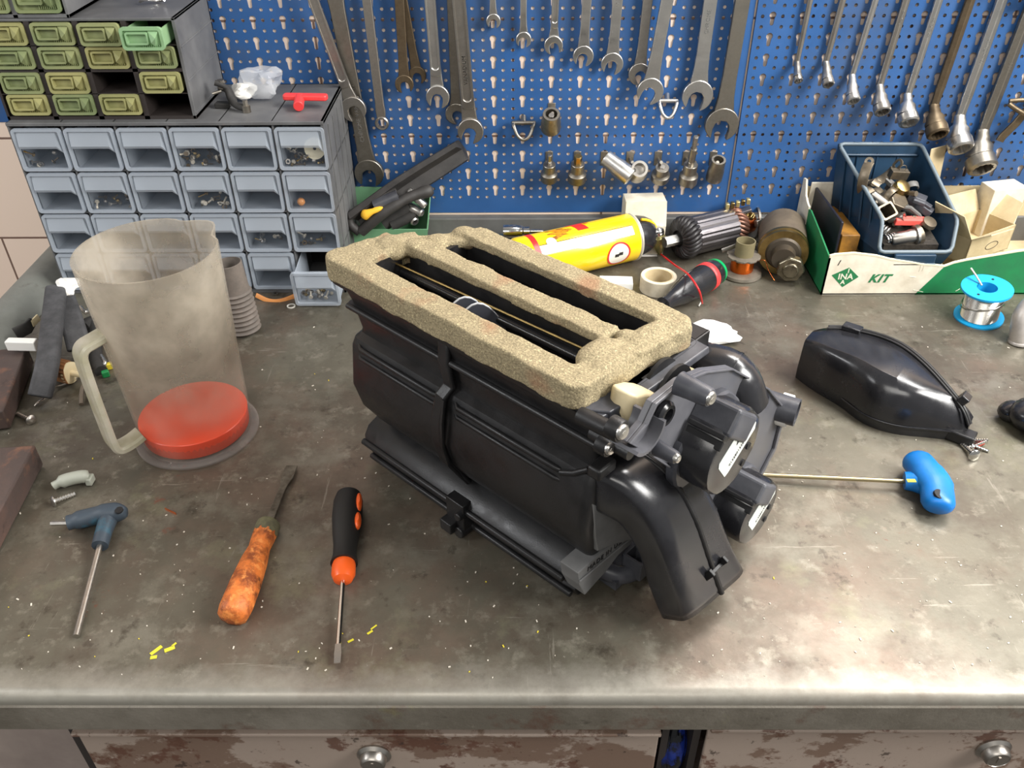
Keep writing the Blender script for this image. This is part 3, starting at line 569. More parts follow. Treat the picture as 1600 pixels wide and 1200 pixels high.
def crumple(name, c, r, seed, m, lab, cat, amp=.35, sub=3):
    bm = bmesh.new(); bmesh.ops.create_icosphere(bm, subdivisions=sub, radius=1); rg = random.Random(seed)
    dirs = [(Vector((rg.gauss(0, 1), rg.gauss(0, 1), rg.gauss(0, 1))).normalized(), rg.uniform(.4, 1)) for _ in range(26)]
    for v in bm.verts:
        n_ = v.co.normalized(); k = 1.0
        for d, a in dirs: k -= amp*a*max(0, n_.dot(d)-.72)
        k += rg.uniform(-.03, .03)
        v.co = Vector((n_.x*r[0]*k, n_.y*r[1]*k, max(-r[2]*.98, n_.z*r[2]*k)))
    mb = MB().add([v.co+Vector(c) for v in bm.verts], [[v.index for v in f.verts] for f in bm.faces]); bm.free()
    return tag(obj(name, mb, m, smooth=22), lab, cat)
FILM = clear_mat('crumpled_film', (228, 230, 234), .58, .15, transl=.2)
c = at_top(412, 160); fb = crumple('plastic_bag', (c.x, c.y+.012, ZT+.0245), (.036, .020, .024), 5, FILM, 'crumpled clear bag with white tissue, on the grey cabinet', 'bag', .9)
c = at_top(392, 160); b3 = crumple('tissue', (c.x-.006, c.y+.006, ZT+.0125), (.022, .016, .012), 8, WHITE, 'white crumpled tissue beside the clear bag on the grey cabinet', 'tissue', .8)
rt = thing('red_valve_handle', 'red plastic T-shaped tap handle on the grey cabinet', 'handle', at_top(478, 166), math.radians(-4))
obj('crossbar', MB().prism(rrect(-.026, .028, -.006, .006, .004), .008, .0145), REDP, rt, bevel=.0015)
obj('stem', MB().cyl((-.006, .0, .0105), (-.002, -.022, .0068), .0058, .0063, 16), REDP, rt, smooth=40, bevel=.0008)

# ------------------------------------------------------------------ the heater box
H0 = Vector((-.132, -.487, 0)); TH = math.radians(-43)
HE = Vector((math.cos(TH), math.sin(TH), 0)); HN = Vector((-math.sin(TH), math.cos(TH), 0))
def HU(px, py, U):
    d = _ray(px, py); P = CAM+d*((U-(CAM-H0).dot(HE))/d.dot(HE))-H0; return Vector((U, P.dot(HN), P.z))
hv = thing('car_heater_unit', 'big black plastic car heater box with a tan foam seal, centre of the bench', 'car heater unit', H0, TH)
def foot(z, u0, u1, v0, v1, r=.008, sl=.050):
    pts = [(u0, v0), (u1, v0), (u1, v1), (u0+sl, v1), (u0, v0+.032)]; out = []
    n = len(pts)
    for i in range(n):
        p, a, b = Vector(pts[i]), Vector(pts[i-1]), Vector(pts[(i+1) % n]); da, db = (a-p).normalized(), (b-p).normalized()
        for t in (0, .25, .5, .75, 1): q0 = p+da*r; q1 = p+db*r; q = q0*(1-t)**2+p*2*t*(1-t)+q1*t*t; out.append((q.x, q.y, z))
    return out
hs = [foot(.028, .05, .262, .034, .115), foot(.046, .03, .276, .030, .120), foot(.060, .018, .284, .018, .124), foot(.080, .013, .287, .006, .127), foot(.106, .011, .289, .0, .128), foot(.146, .011, .289, .005, .128),
      foot(.1535, .012, .288, .0085, .128), foot(.157, .014, .287, .015, .127), foot(.161, .015, .286, .0155, .127), foot(.183, .012, .287, .012, .126), foot(.1835, .009, .288, .008, .127), foot(.187, .009, .288, .008, .127),
      foot(.1875, .012, .287, .0115, .126), foot(.208, .007, .289, .006, .127), foot(.2085, .002, .290, .0, .129), foot(.214, .001, .290, -.001, .129)]
hb = MB().loft(hs, cap=False)
hb.add(hs[0], [tuple(range(len(hs[0])))])
# inner shafts of the two openings and the web between them
def shaft(u0, u1, v0, v1, zb, sl=0):
    q = [(u0, v0), (u1, v0), (u1, v1), (u0+sl, v1)]; hb.add([(a, b, .2145) for a, b in q]+[(a, b, zb) for a, b in q], [(0, 1, 5, 4), (1, 2, 6, 5), (2, 3, 7, 6), (3, 0, 4, 7), (4, 5, 6, 7)])
shaft(.032, .263, .018, .056, .118); shaft(.058, .272, .074, .104, .120, .014)
hb.bx(.004, .288, 0, .0175, .2125, .2145).bx(.030, .288, .0565, .0735, .2125, .2145).bx(.05, .288, .1045, .128, .2125, .2145).bx(.004, .0315, .0, .036, .2125, .2145).bx(.018, .0315, .03, .07, .2125, .2145).bx(.0635, .285, 0, .128, .2126, .2128) if False else None
obj('housing', hb, BLK, hv, smooth=32)
topfr = MB()
for q in ((.004, .288, 0, .018), (.040, .286, .056, .074), (.054, .286, .104, .127), (.004, .032, .010, .034), (.016, .034, .03, .06), (.263, .288, .01, .06), (.272, .288, .05, .12), (.032, .060, .058, .09)): topfr.bx(*q, .2095, .2142)
for q in ((.042, .262, .0575, .0715), (.060, .278, .105, .118), (.034, .038, .020, .052), (.262, .266, .02, .052), (.060, .064, .075, .104)): topfr.bx(*q, .12, .2290)
obj('top_frame', topfr, BLK, hv, smooth=0)
# ridges along the front face
rd = MB()
for z, v, r in ((.1475, .0045, .0024), (.1385, .0035, .0020)):
    for a, b in ((.022, .128), (.146, .262)): rd.tube([(a, v+.004, z+.001), (a+.006, v, z), (b-.006, v, z), (b, v+.003, z-.002)], r, 8)
rd.tube([(.012, .0085, .185), (.288, .0085, .185)], .0028, 8)
rd.tube([(.262, .003, .1475), (.272, .006, .151), (.282, .010, .158)], .0024, 8)
obj('moulded_ridges', rd, BLK, hv, smooth=60)
sm = MB(); prof = [(.0115, .206), (.0075, .185), (.0115, .16), (.004, .152), (0, .13), (-.001, .106), (.004, .082), (.018, .058), (.026, .044), (.010, .034)]
sm.strap([(.134+.003*math.sin(i), v-.0005, z) for i, (v, z) in enumerate(prof)], .012, .005, (1, 0, 0)); obj('joint_flange', sm, BLK, hv, smooth=30, bevel=.0008)
sm2 = MB().strap([(.140, v-.003, z) for v, z in prof[3:]], .0028, .003, (1, 0, 0)); obj('joint_flange', sm2, BLK, hv, smooth=30)
# rail along the foot
rl = [(.030, .0), (.018, .004), (.013, .014), (.016, .019), (.010, .023), (.007, .034), (.013, .043), (.030, .050), (.060, .047), (.066, .0)]
rail = MB().loft([[(u, v+dv, z) for v, z in rl] for u, dv in ((.006, .004), (.012, 0), (.140, 0), (.262, .001), (.272, .002))])
rail.tube([(.010, .006, .031), (.266, .007, .031)], .0035, 8).tube([(.012, .012, .010), (.270, .013, .010)], .0032, 8)
rail.lathe([(.010, 0), (.0135, .002), (.0135, .010), (.010, .012)], (.004, .026, .026), (1, 0, 0), 18)
obj('foot_rail', rail, BLK, hv, smooth=35, bevel=.0008)
cp = MB().box((.144, .008, .026), (.022, .014, .030)).box((.139, .000, .012), (.014, .014, .012)).cyl((.150, -.002, .008), (.150, .02, .008), .006, seg=14).cyl((.152, -.004, .030), (.152, .01, .030), .004, seg=12)
obj('rail_clip', cp, BLK, hv, smooth=30, bevel=.001)
# end plate of the rail with embossed words
E1, E2, E3, E4 = (.276, .006, .052), (.276, .088, .050), (.276, .086, .032), (.276, .024, .002)
def hu_slab(pix, U0, U1): 
    q = [HU(a, b, U1) for a, b in pix]; return MB().loft([[(u, p.y, p.z) for p in q] for u in (U0, U1)])
GBL = mat('grey_black_plastic', (116, 116, 116), .45, col2=(96, 96, 96), scale=30)
ep = hu_slab(((903, 896), (955, 851), (990, 818), (999, 838), (966, 868), (948, 892), (930, 912), (914, 930), (905, 914)), .268, .2865)
a, b = HU(904, 908, .2865), HU(997, 830, .2865); d = (b-a); nn = Vector((0, -d.z, d.y)).normalized(); ep.loft([[a+nn*k+Vector((u, 0, 0)) for u, k in ((0, -.001), (0, .001), (.0016, .001), (.0016, -.001))], [b+nn*k+Vector((u, 0, 0)) for u, k in ((0, -.001), (0, .001), (.0016, .001), (.0016, -.001))]])
obj('rail_end_plate', ep, GBL, hv, smooth=0, bevel=.0008)
c = bpy.data.curves.new('t', 'FONT'); c.body = 'MADE IN USA'; c.size = .0070; c.extrude = .0003; c.align_y = 'CENTER'; c.space_character = 1.15
o = bpy.data.objects.new('t', c); C.objects.link(o); me = bpy.data.meshes.new_from_object(o.evaluated_get(bpy.context.evaluated_depsgraph_get())); bpy.data.objects.remove(o)
me.materials.append(DEEP); q = bpy.data.objects.new('embossed_words', me); C.objects.link(q); q.parent = hv; e1 = d.normalized(); e2 = Vector((0, -e1.z, e1.y)); P_ = a+e1*.010+e2*.0052; q.matrix_local = Matrix(((0, 0, 1, .2867), (e1.y, e2.y, 0, P_.y), (e1.z, e2.z, 0, P_.z), (0, 0, 0, 1)))
# lower end parts: grey wedge, clip box, small pots
obj('end_wedge', hu_slab(((926, 788), (945, 792), (968, 806), (988, 828), (994, 842), (956, 852), (934, 862), (930, 840)), .272, .2895), GBL, hv, smooth=0, bevel=.001)
lb = MB().tube(smooth_path([(.268, .045, .018), (.288, .055, .012), (.296, .080, .010), (.300, .110, .012), (.290, .130, .016)], 5), .008, 10)
lb.bx(.262, .292, .045, .125, .004, .014)
obj('bottom_lip', lb, BLK3, hv, smooth=50)
obj('drain_spigot', MB().lathe([(.010, 0), (.009, .014), (.0075, .020), (.004, .0215)], (.292, .092, .018), (.1, 0, 1), 18), BLK3, hv, smooth=35)
o = obj('clip_box', MB().ring(rrect(.284, .304, .062, .082, .001, 1), rrect(.2865, .3015, .0645, .0795, .0006, 1), .010, .030), BLK3, hv, smooth=0, bevel=.0006)

# foam seal
FOAM = bpy.data.materials.new('tan_foam'); FOAM.use_nodes = True; n_ = FOAM.node_tree; p_ = n_.nodes['Principled BSDF']; p_.inputs['Roughness'].default_value = .95; p_.inputs['Specular IOR Level'].default_value = .2
t_ = n_.nodes.new('ShaderNodeTexCoord')
def _nz(s, d=3):
    z = n_.nodes.new('ShaderNodeTexNoise'); z.inputs['Scale'].default_value = s; z.inputs['Detail'].default_value = d; n_.links.new(t_.outputs['Object'], z.inputs[0]); return z.outputs[0]
def _mx(a, b, f): 
    x = n_.nodes.new('ShaderNodeMix'); x.data_type = 'RGBA'; n_.links.new(f, x.inputs[0])
    for i, v in ((6, a), (7, b)):
        if isinstance(v, tuple): x.inputs[i].default_value = srgb(v)
        else: n_.links.new(v, x.inputs[i])
    return x.outputs[2]
def _mr(f, lo, hi, s=1):
    x = n_.nodes.new('ShaderNodeMapRange'); x.inputs[1].default_value = lo; x.inputs[2].default_value = hi; x.inputs[4].default_value = s; n_.links.new(f, x.inputs[0]); return x.outputs[0]
k1 = _mx((156, 143, 114), (129, 118, 94), _mr(_nz(700, 4), .42, .60)); k2 = _mx(k1, (204, 190, 150), _mr(_nz(560, 2), .60, .72, .8)); k3 = _mx(k2, (150, 104, 78), _mr(_nz(22, 4), .58, .70, .55))
k4 = _mx(k3, (96, 84, 62), _mr(_nz(30, 4), .60, .74, .4)); n_.links.new(k4, p_.inputs['Base Color'])
b_ = n_.nodes.new('ShaderNodeBump'); b_.inputs['Strength'].default_value = .7; b_.inputs['Distance'].default_value = .0012; n_.links.new(_nz(600, 3), b_.inputs['Height']); n_.links.new(b_.outputs[0], p_.inputs['Normal'])
fm = MB(); ZF0, ZF1 = .2142, .2345
def fbar(a, b, wd, z0=ZF0, z1=ZF1, n=14, wob=.0008, rg=random.Random(2)):
    a, b = Vector(a), Vector(b); d = (b-a).normalized(); nn = Vector((-d.y, d.x, 0)); rings = []
    for k in range(n+1):
        c_ = a.lerp(b, k/n); e_ = [rg.uniform(-wob, wob) for _ in range(4)]; h_ = z1+rg.uniform(-wob, wob)
        rings.append([c_+nn*(-wd/2+e_[0])+Vector((0, 0, z0)), c_+nn*(wd/2+e_[1])+Vector((0, 0, z0)), c_+nn*(wd/2+e_[2])+Vector((0, 0, h_)), c_+nn*(-wd/2+e_[3])+Vector((0, 0, h_))])
    fm.loft(rings)
def fblob(c, r): fm.ball(c, 1, 16, r)
fbar((.012, .0075, 0), (.272, .0075, 0), .0225); fbar((.022, -.001, 0), (.022, .062, 0), .030); fbar((.006, .010, 0), (.010, .040, 0), .012); fbar((.012, .035, 0), (.034, .075, 0), .02)
fm.lathe([(.014, ZF0), (.014, ZF1)], (.0125, .0095, 0), (0, 0, 1), 24); fm.lathe([(.0135, ZF0), (.0135, ZF1)], (.267, .0095, 0), (0, 0, 1), 24)
fbar((.040, .0645, 0), (.252, .0665, 0), .0195, z0=.2275, z1=.2355); fbar((.062, .113, 0), (.272, .114, 0), .021, z0=.2275, z1=.236); fbar((.034, .070, 0), (.064, .112, 0), .020, z0=.2250, z1=.232)
fbar((.269, .008, 0), (.271, .056, 0), .023); fbar((.270, .060, 0), (.278, .118, 0), .023, z1=.233)
fm.lathe([(.0115, ZF0), (.0115, .235)], (.276, .113, 0), (0, 0, 1), 20)
fblob((.260, .044, .2300), (.014, .022, .0085)); fblob((.272, .040, .2270), (.012, .034, .0095)); fblob((.272, .086, .2290), (.011, .026, .0085)); fblob((.280, .100, .2220), (.008, .026, .010)); fblob((.277, .060, .2210), (.008, .030, .009)); fblob((.262, .074, .2300), (.010, .008, .006))
fblob((.026, .052, .229), (.018, .017, .0095)); fblob((.046, .086, .226), (.014, .016, .009)); fblob((.044, .062, .230), (.013, .009, .008)); fblob((.058, .110, .228), (.016, .012, .009)); fblob((.258, .030, .226), (.013, .010, .009)) if False else None
fo = obj('foam_seal', fm, FOAM, hv, smooth=60)
md = fo.modifiers.new('r', 'REMESH'); md.mode = 'VOXEL'; md.voxel_size = .0013; md.use_smooth_shade = True
md = fo.modifiers.new('s', 'SMOOTH'); md.factor = .6; md.iterations = 5
tx = bpy.data.textures.new('foam_lumps', 'CLOUDS'); tx.noise_scale = .022; md = fo.modifiers.new('d', 'DISPLACE'); md.texture = tx; md.strength = .0022; md.mid_level = .5
tx2 = bpy.data.textures.new('foam_pores', 'CLOUDS'); tx2.noise_scale = .0022; md = fo.modifiers.new('d2', 'DISPLACE'); md.texture = tx2; md.strength = .0005; md.mid_level = .5
# vanes and rod inside the openings
vn = MB(); vn.tube([(.034, .052, .210), (.262, .055, .210)], .0040, 8).tube([(.034, .028, .180), (.262, .028, .180)], .006, 8); vn.bx(.034, .262, .030, .048, .176, .180)
obj('air_flap', vn, BLK2, hv, smooth=50)
obj('flap_rod', MB().tube([(.036, .0455, .2205), (.150, .0490, .2215), (.262, .0545, .2205)], .0011, 6), BRASS, hv)
for u in (.116, .130):
    arc = [(u+.026*k/10, .022+.034*k/10, .204+.0225*math.sin(PI*k/10)) for k in range(11)]; low = [(a, b, .196) for a, b, c_ in arc]
    mb = MB(); mb.loft([[(a+d, b, c_) for (a, b, c_) in arc+low[::-1]] for d in (0, .0012)]); vo = obj('curved_vane', mb, mat('grey_edge_plastic', (60, 62, 70), .3), hv, smooth=0, bevel=.0003); obj('pale_edge', MB().tube([(u, b_2, c_2+.0004) for u, b_2, c_2 in arc], .0008, 6), mat('pale_edge', (186, 188, 192), .3), vo)
fl = MB(); fl.loft([[(u, .076+.026*t, .206-.060*t+.0*u) for t in (0, .3, .6, 1)]+[(u, .078+.026*t, .204-.060*t) for t in (1, .6, .3, 0)] for u in (.075, .268)])
obj('air_flap', fl, mat('dull_flap', (62, 60, 57), .6), hv, smooth=40)

# right-hand end: gear bracket, lever, motors, ducts
pl = [HU(px, py, .321) for px, py in ((978, 690), (1003, 660), (1018, 628), (1060, 594), (1098, 578), (1140, 573), (1198, 605), (1224, 638), (1208, 700), (1186, 742), (1108, 765), (1040, 728), (1000, 702))]
mb = MB().loft([[(u, p.y, p.z) for p in pl] for u in (.3165, .3215)])
pl2 = [(p.y, p.z) for p in pl]; cv = sum(a for a, b in pl2)/len(pl2); cz = sum(b for a, b in pl2)/len(pl2)
mb.ring([(a, b) for a, b in pl2], [(cv+(a-cv)*.965, cz+(b-cz)*.965) for a, b in pl2], .3215, .3245, (0, 0, 0), (0, 1, 0), (0, 0, 1), (1, 0, 0))
PLT = mat('grey_bracket_plastic', (80, 80, 85), .40, col2=(100, 100, 104), scale=24, rvar=.08)
br = obj('motor_bracket', mb, PLT, hv, smooth=0, bevel=.001)
g = HU(1035, 645, .323); obj('grommet', MB().lathe([(.0095, 0), (.0095, .003), (.0078, .005), (.0052, .005), (.005, -.002)], g, (1, 0, 0), 24, cap=False), BLK2, br, smooth=40)
g = HU(1228, 640, .325); obj('pipe_stub', MB().lathe([(.013, -.022), (.0125, .010), (.0105, .010), (.010, -.01)], g, (1, .25, 0), 24, cap=False), BLK3, br, smooth=40)
obj('white_sleeve', MB().lathe([(.0130, -.006), (.0150, -.005), (.0150, .004), (.0130, .005)], g+Vector((-.002, .004, -.004)), (1, .25, 0), 24, cap=False), WHITE, br, smooth=40)
# half-round guide trough with its screw
a = HU(985, 690, .323); b = HU(1012, 705, .329)
tr = MB(); ring_t = []
for u in (.306, .331): ring_t.append([(u, a.y+.010+.0175*math.cos(t), a.z+.006+.0175*math.sin(t)) for t in [PI*1.22+PI*.78*k/14 for k in range(15)]]+[(u, a.y+.010+.0150*math.cos(t), a.z+.006+.0150*math.sin(t)) for t in [PI*2.0-PI*.78*k/14 for k in range(15)]])
tr.loft(ring_t); obj('guide_trough', tr, PLT, br, smooth=50)
a, b = HU(906, 648, .283), HU(962, 676, .312)
obj('screw_boss', MB().tube([a, b], .0060, 12), BLK, hv, smooth=35); obj('support_rib', MB().box((.292, .012, .165), (.012, .020, .010)), BLK, hv, smooth=35, bevel=.002); obj('screw_boss', MB().cyl((.285, .008, .196), (.318, .008, .196), .0055, seg=14), BLK, hv, smooth=35)
def screw(px, py, U, par, r=.0048): 
    p = HU(px, py, U); o_ = obj('screw', MB().lathe([(r, -.004), (r, .0006), (r*.8, .0018), (r*.45, .0021)], p, (1, -.1, .1), 20).lathe([(r*.35, .0018), (r*.35, .0023)], p, (1, -.1, .1), 6), STEEL, par, smooth=35); return o_
for px, py, U, r in ((972, 675, .322, .0055), (953, 701, .304, .0048)):
    p = HU(px, py, U); obj('screw_boss', MB().lathe([(r*1.45, -.009), (r*1.45, -.001), (r*1.35, .0), (r*1.1, .0), (r*1.05, -.004)], p, (1, 0, 0), 22), BLK, hv, smooth=35); screw(px, py, U+.001, hv, r)
# cream lever
lv = [HU(px, py, .291) for px, py in ((964, 606), (984, 601), (1002, 603), (1014, 612), (1078, 573), (1092, 580), (1060, 600), (1022, 628), (1006, 655), (992, 671), (968, 668), (958, 640))]
obj('cream_lever', MB().loft([[(u, cv_+(p.y-cv_)*k, cz_+(p.z-cz_)*k) for p in lv] for cv_, cz_ in ((sum(p.y for p in lv)/12, sum(p.z for p in lv)/12),) for u, k in ((.283, .86), (.286, .96), (.291, 1), (.299, .98), (.304, .88))]), CREAM, hv, smooth=50, bevel=.002, bseg=3)
fn = MB()
for k_, off in enumerate((0, .012)):
    c_ = HU(1050, 600, .300)+Vector((-off, 0, 0)); arc = [(c_.x, c_.y+.022*math.cos(t), c_.z-.008+.024*math.sin(t)) for t in [PI*k/12 for k in range(13)]]
    fn.loft([[(a_+d, b__, c__) for a_, b__, c__ in arc] for d in (0, .003)])
obj('cam_wheel', fn, DEEP, hv, smooth=40)
fg = MB().loft([[(.270, .000, .2140), (.2925, .002, .2140), (.2975, .040, .2135), (.299, .128, .2135), (.280, .129, .2140)], [(.270, .0, .2085), (.2925, .002, .2080), (.2985, .040, .2075), (.300, .128, .2080), (.280, .129, .2085)]])
for v in (.05, .09): fg.box((.292, v, .18), (.010, .002, .06))
fg.loft([[(.278, .001, .216), (.295, .013, .2155), (.297, .030, .2155), (.280, .040, .216)], [(.278, .001, .205), (.295, .013, .2045), (.297, .030, .2045), (.280, .040, .205)]])
obj('end_flange', fg, BLK3, hv, smooth=0, bevel=.001)
def motor(cx, cz_, U0, U1, r, par, txt, name='flap_motor'):
    m_ = MB(); ring_ = []
    shp = [(r*(.93 if abs(math.sin(2*t)) > .9 else 1)*math.cos(t), r*math.sin(t)) for t in [2*PI*k/28 for k in range(28)]]
    for u, k in ((U0, 1.0), (U1-.004, 1.0), (U1-.001, .95), (U1, .86)): ring_.append([(u, cx+a_*k, cz_+b__*k) for a_, b__ in shp])
    m_.loft(ring_)
    mo = obj(name, m_, BLK2, par, smooth=35)
    obj('base_flange', MB().loft([[(u, cx+.004+a_*1.22*k, cz_-.006+b__*1.16*k) for a_, b__ in shp] for u, k in ((U0-.002, 1), (U0+.004, 1), (U0+.006, .96))]), BLK3, mo, smooth=35)
    # connector housing across the top
    R_ = Matrix.Rotation(math.radians(-38), 3, 'X')
    cb = MB().box((U0+(U1-U0)*.5, cx+r*.02, cz_+r*.70), (U1-U0+.006, r*1.0, r*.62), R_); obj('connector', cb, BLK3, mo, smooth=0, bevel=.003, bseg=3)
    sl = MB().box((U0+(U1-U0)*.55, cx-r*.58, cz_+r*.76), (U1-U0, r*.22, r*.10), R_).box((U0+(U1-U0)*.55, cx-r*.70, cz_+r*.62), (U1-U0, r*.05, r*.2), R_); obj('connector_slot', sl, DEEP, mo, smooth=0, bevel=.0006)
    # rating label on the face
    Lm = Matrix.Translation((U1+.0003, cx+r*.02, cz_-r*.02)) @ Matrix.Rotation(math.radians(0), 4, 'X')
    d1 = Vector((0, .80, .60)); d2 = Vector((0, -.60, .80)); cc = Vector((U1+.0002, cx+.001, cz_+.007))
    la, lb_ = r*.64, r*.34
    q = [cc+d1*(la*a_)+d2*(lb_*b__) for a_, b__ in ((-1, -.9), (-.8, -1), (.85, -1), (1, -.6), (1, .7), (.85, 1), (-.9, 1), (-1, .7))]
    lab = obj('rating_label', MB().loft([q, [p+Vector((.0004, 0, 0)) for p in q]]), mat('label_silver', (206, 210, 204), .4), mo, smooth=0)
    for s_, dx_, dy_, tx_ in ((lb_*1.15, .42, .30, txt), (lb_*.34, -.20, -.50, '0132801338')):
        c2 = bpy.data.curves.new('t', 'FONT'); c2.body = tx_; c2.size = s_; c2.extrude = .0001; c2.align_x = 'CENTER'; c2.align_y = 'CENTER'
        o2 = bpy.data.objects.new('t', c2); C.objects.link(o2); me2 = bpy.data.meshes.new_from_object(o2.evaluated_get(bpy.context.evaluated_depsgraph_get())); bpy.data.objects.remove(o2)
        me2.materials.append(DEEP); q2 = bpy.data.objects.new('printed_number', me2); C.objects.link(q2); q2.parent = lab; P_ = cc+d1*(la*dx_)+d2*(lb_*dy_)+Vector((.0005, 0, 0))
        q2.matrix_local = Matrix(((0, 0, 1, P_.x), (d1.y, d2.y, 0, P_.y), (d1.z, d2.z, 0, P_.z), (0, 0, 0, 1)))
    for v_, z_ in ((.55, -.15), (.45, -.55)): obj('socket_hole', MB().lathe([(r*.08, 0), (r*.08, .0006)], (U1, cx+r*v_, cz_+r*z_), (1, 0, 0), 12), DEEP, mo)
    return mo
m1 = motor(.091, .163, .3225, .352, .0360, hv, '410')
m2 = motor(.162, .050, .3225, .352, .0315, hv, '410')
mb = MB().loft([[(u, v, z) for v, z in ((.100, .105), (.165, .115), (.215, .06), (.200, .015), (.120, .015), (.098, .05))] for u in (.310, .3205)]); obj('lower_bracket', mb, PLT, hv, smooth=0, bevel=.001)
for (px, py, U, r, L_) in ((1110, 622, .349, .0068, .024), (1057, 716, .342, .0048, .016), (1110, 808, .342, .0048, .016)):
    p = HU(px, py, U); po = obj('mounting_post', MB().lathe([(r*1.25, -L_), (r*1.1, -L_*.6), (r, -.002), (r*.9, 0), (r*.72, 0), (r*.70, -.001)], p, (1, 0, 0), 22), BLK3, hv, smooth=35); screw(px, py, U+.0005, po, r*.72)
# right elbow behind the bracket
el = MB().tube(smooth_path([(.235, .145, .160), (.262, .150, .166), (.290, .153, .175), (.308, .156, .173), (.318, .162, .150)], 6), [.0200, .020, .0205, .019, .018, .0185, .019, .020, .0195, .020, .0205, .0205]+[.021]*13, 22)
obj('side_duct', el, BLK2, hv, smooth=60)
for p_c, d_c in (((.262, .150, .166), (1, .2, .2)), ((.284, .153, .173), (1, .1, .3)), ((.306, .156, .174), (1, .2, -.2))): obj('duct_rib', MB().lathe([(.0190, -.0015), (.0218, -.001), (.0218, .001), (.0190, .0015)], p_c, d_c, 26), BLK2, hv, smooth=40)
obj('back_bracket', MB().box((.268, .146, .205), (.028, .022, .004)).box((.281, .146, .190), (.003, .022, .034)), BLK, hv, smooth=0, bevel=.001)
# front elbow duct down to the bench
def quad_ring(q, n=7, rr=.42):
    OL, OR, IR, IL = [Vector(x) for x in q]; out = []
    for px_, py_ in [(x/2, y/2) for x, y in rrect(-1, 1, -1, 1, rr, 5)]:
        s_, t_ = px_+.5, py_+.5; out.append(IL.lerp(IR, s_).lerp(OL.lerp(OR, s_), t_))
    return out
ES = [((.284, .012, .158), (.284, .084, .152), (.284, .084, .098), (.284, .012, .114)), ((.300, .014, .160), (.300, .087, .148), (.292, .086, .090), (.296, .016, .112)),
      ((.322, .020, .146), (.324, .094, .132), (.302, .090, .078), (.304, .024, .102)), ((.340, .028, .112), (.342, .102, .100), (.314, .098, .060), (.316, .032, .076)),
      ((.352, .036, .070), (.356, .110, .062), (.324, .108, .036), (.322, .040, .040)), ((.362, .044, .026), (.370, .118, .030), (.338, .120, .012), (.334, .048, .003))]
def catmull(rings, k=4):
    out = []
    for i in range(len(rings)-1):
        A_, B_, C_, D_ = rings[max(i-1, 0)], rings[i], rings[i+1], rings[min(i+2, len(rings)-1)]
        for j in range(k):
            t = j/k; out.append([.5*((2*b)+(c_-a_)*t+(2*a_-5*b+4*c_-d)*t*t+(3*b-a_-3*c_+d)*t**3) for a_, b, c_, d in zip(A_, B_, C_, D_)])
    return out+[rings[-1]]
er = catmull([quad_ring(q) for q in ES]); eo = MB().loft(er, cap=False); dk = obj('outlet_duct', eo, BLK2, hv, smooth=70, solid=.0018)
sr = [r_[3].lerp(r_[8], .45)+(r_[5]-r_[20]).normalized()*.001 for r_ in er]; obj('duct_seam', MB().tube([p+Vector((.0008, 0, .0006)) for p in sr], .0026, 8), BLK, dk, smooth=60)
p = sr[17]; obj('duct_clip', MB().box(p+Vector((.002, -.008, 0)), (.006, .003, .014), Matrix.Rotation(.5, 3, 'Y')).box(p+Vector((.002, .010, 0)), (.006, .003, .016), Matrix.Rotation(.5, 3, 'Y')).box(p+Vector((.003, .001, 0)), (.003, .018, .004), Matrix.Rotation(.5, 3, 'Y')), BLK, dk, smooth=0, bevel=.0006)

# ------------------------------------------------------------------ jug of red coolant
JUG = clear_mat('cloudy_jug_plastic', (204, 195, 178), .52, .22, col2=(170, 161, 145), scale=26, transl=.35)
JUGH = clear_mat('cloudy_handle_plastic', (206, 200, 184), .24, .22, col2=(186, 182, 154), scale=40, transl=.3)
JC = Vector((-.305, -.437, 0)); 
_t = JUG.node_tree; _m2 = [n for n in _t.nodes if n.type == 'MIX_SHADER' and n.inputs[0].is_linked][0]; _src = _m2.inputs[0].links[0].from_socket   # walls still wet near the coolant are clearer
_tc = [n for n in _t.nodes if n.type == 'TEX_COORD'][0]; _sp = _t.nodes.new('ShaderNodeSeparateXYZ'); _t.links.new(_tc.outputs['Object'], _sp.inputs[0])
_mr = _t.nodes.new('ShaderNodeMapRange'); _mr.inputs[1].default_value = .03; _mr.inputs[2].default_value = .115; _mr.inputs[3].default_value = .34; _mr.inputs[4].default_value = 0; _t.links.new(_sp.outputs[2], _mr.inputs[0])
_ad = _t.nodes.new('ShaderNodeMath'); _t.links.new(_src, _ad.inputs[0]); _t.links.new(_mr.outputs[0], _ad.inputs[1]); _t.links.new(_ad.outputs[0], _m2.inputs[0])
jg = thing('measuring_jug', 'tall cloudy plastic jug with a little red coolant in the bottom', 'jug', JC)
def jugshell(levels, n=64, sp=math.radians(52)):
    rings = []
    for r, z, k in levels:
        rr = []
        for i in range(n):
            t = 2*PI*i/n; d = (t-sp+PI) % (2*PI)-PI; q = r+k*.008*math.exp(-(d/.20)**2)-k*.004*math.exp(-((abs(d)-.42)/.14)**2); rr.append((q*math.cos(t), q*math.sin(t), z))
        rings.append(rr)
    return rings
lv_o = [(.0545, .004, 0), (.0552, .010, 0), (.0559, .0285, 0), (.0570, .06, 0), (.0588, .11, 0), (.0594, .1105, 0), (.0606, .15, 0), (.0622, .185, .15), (.0632, .205, .7), (.0636, .2135, 1)]
lv_i = [(.0616, .2135, 1), (.0612, .205, .7), (.0602, .185, .15), (.0586, .15, 0), (.0574, .11, 0), (.0550, .06, 0), (.0540, .0285, 0), (.0534, .010, 0), (.0525, .0062, 0)]
jm = MB().loft(jugshell(lv_o+lv_i)); jm.m = [1 if max(jm.v[i][2] for i in f) < -1 else 0 for f in jm.f]
obj('body', jm, [JUG, clear_mat('wet_jug_plastic', (240, 206, 190), .84, .15, transl=.3)], jg, smooth=50)
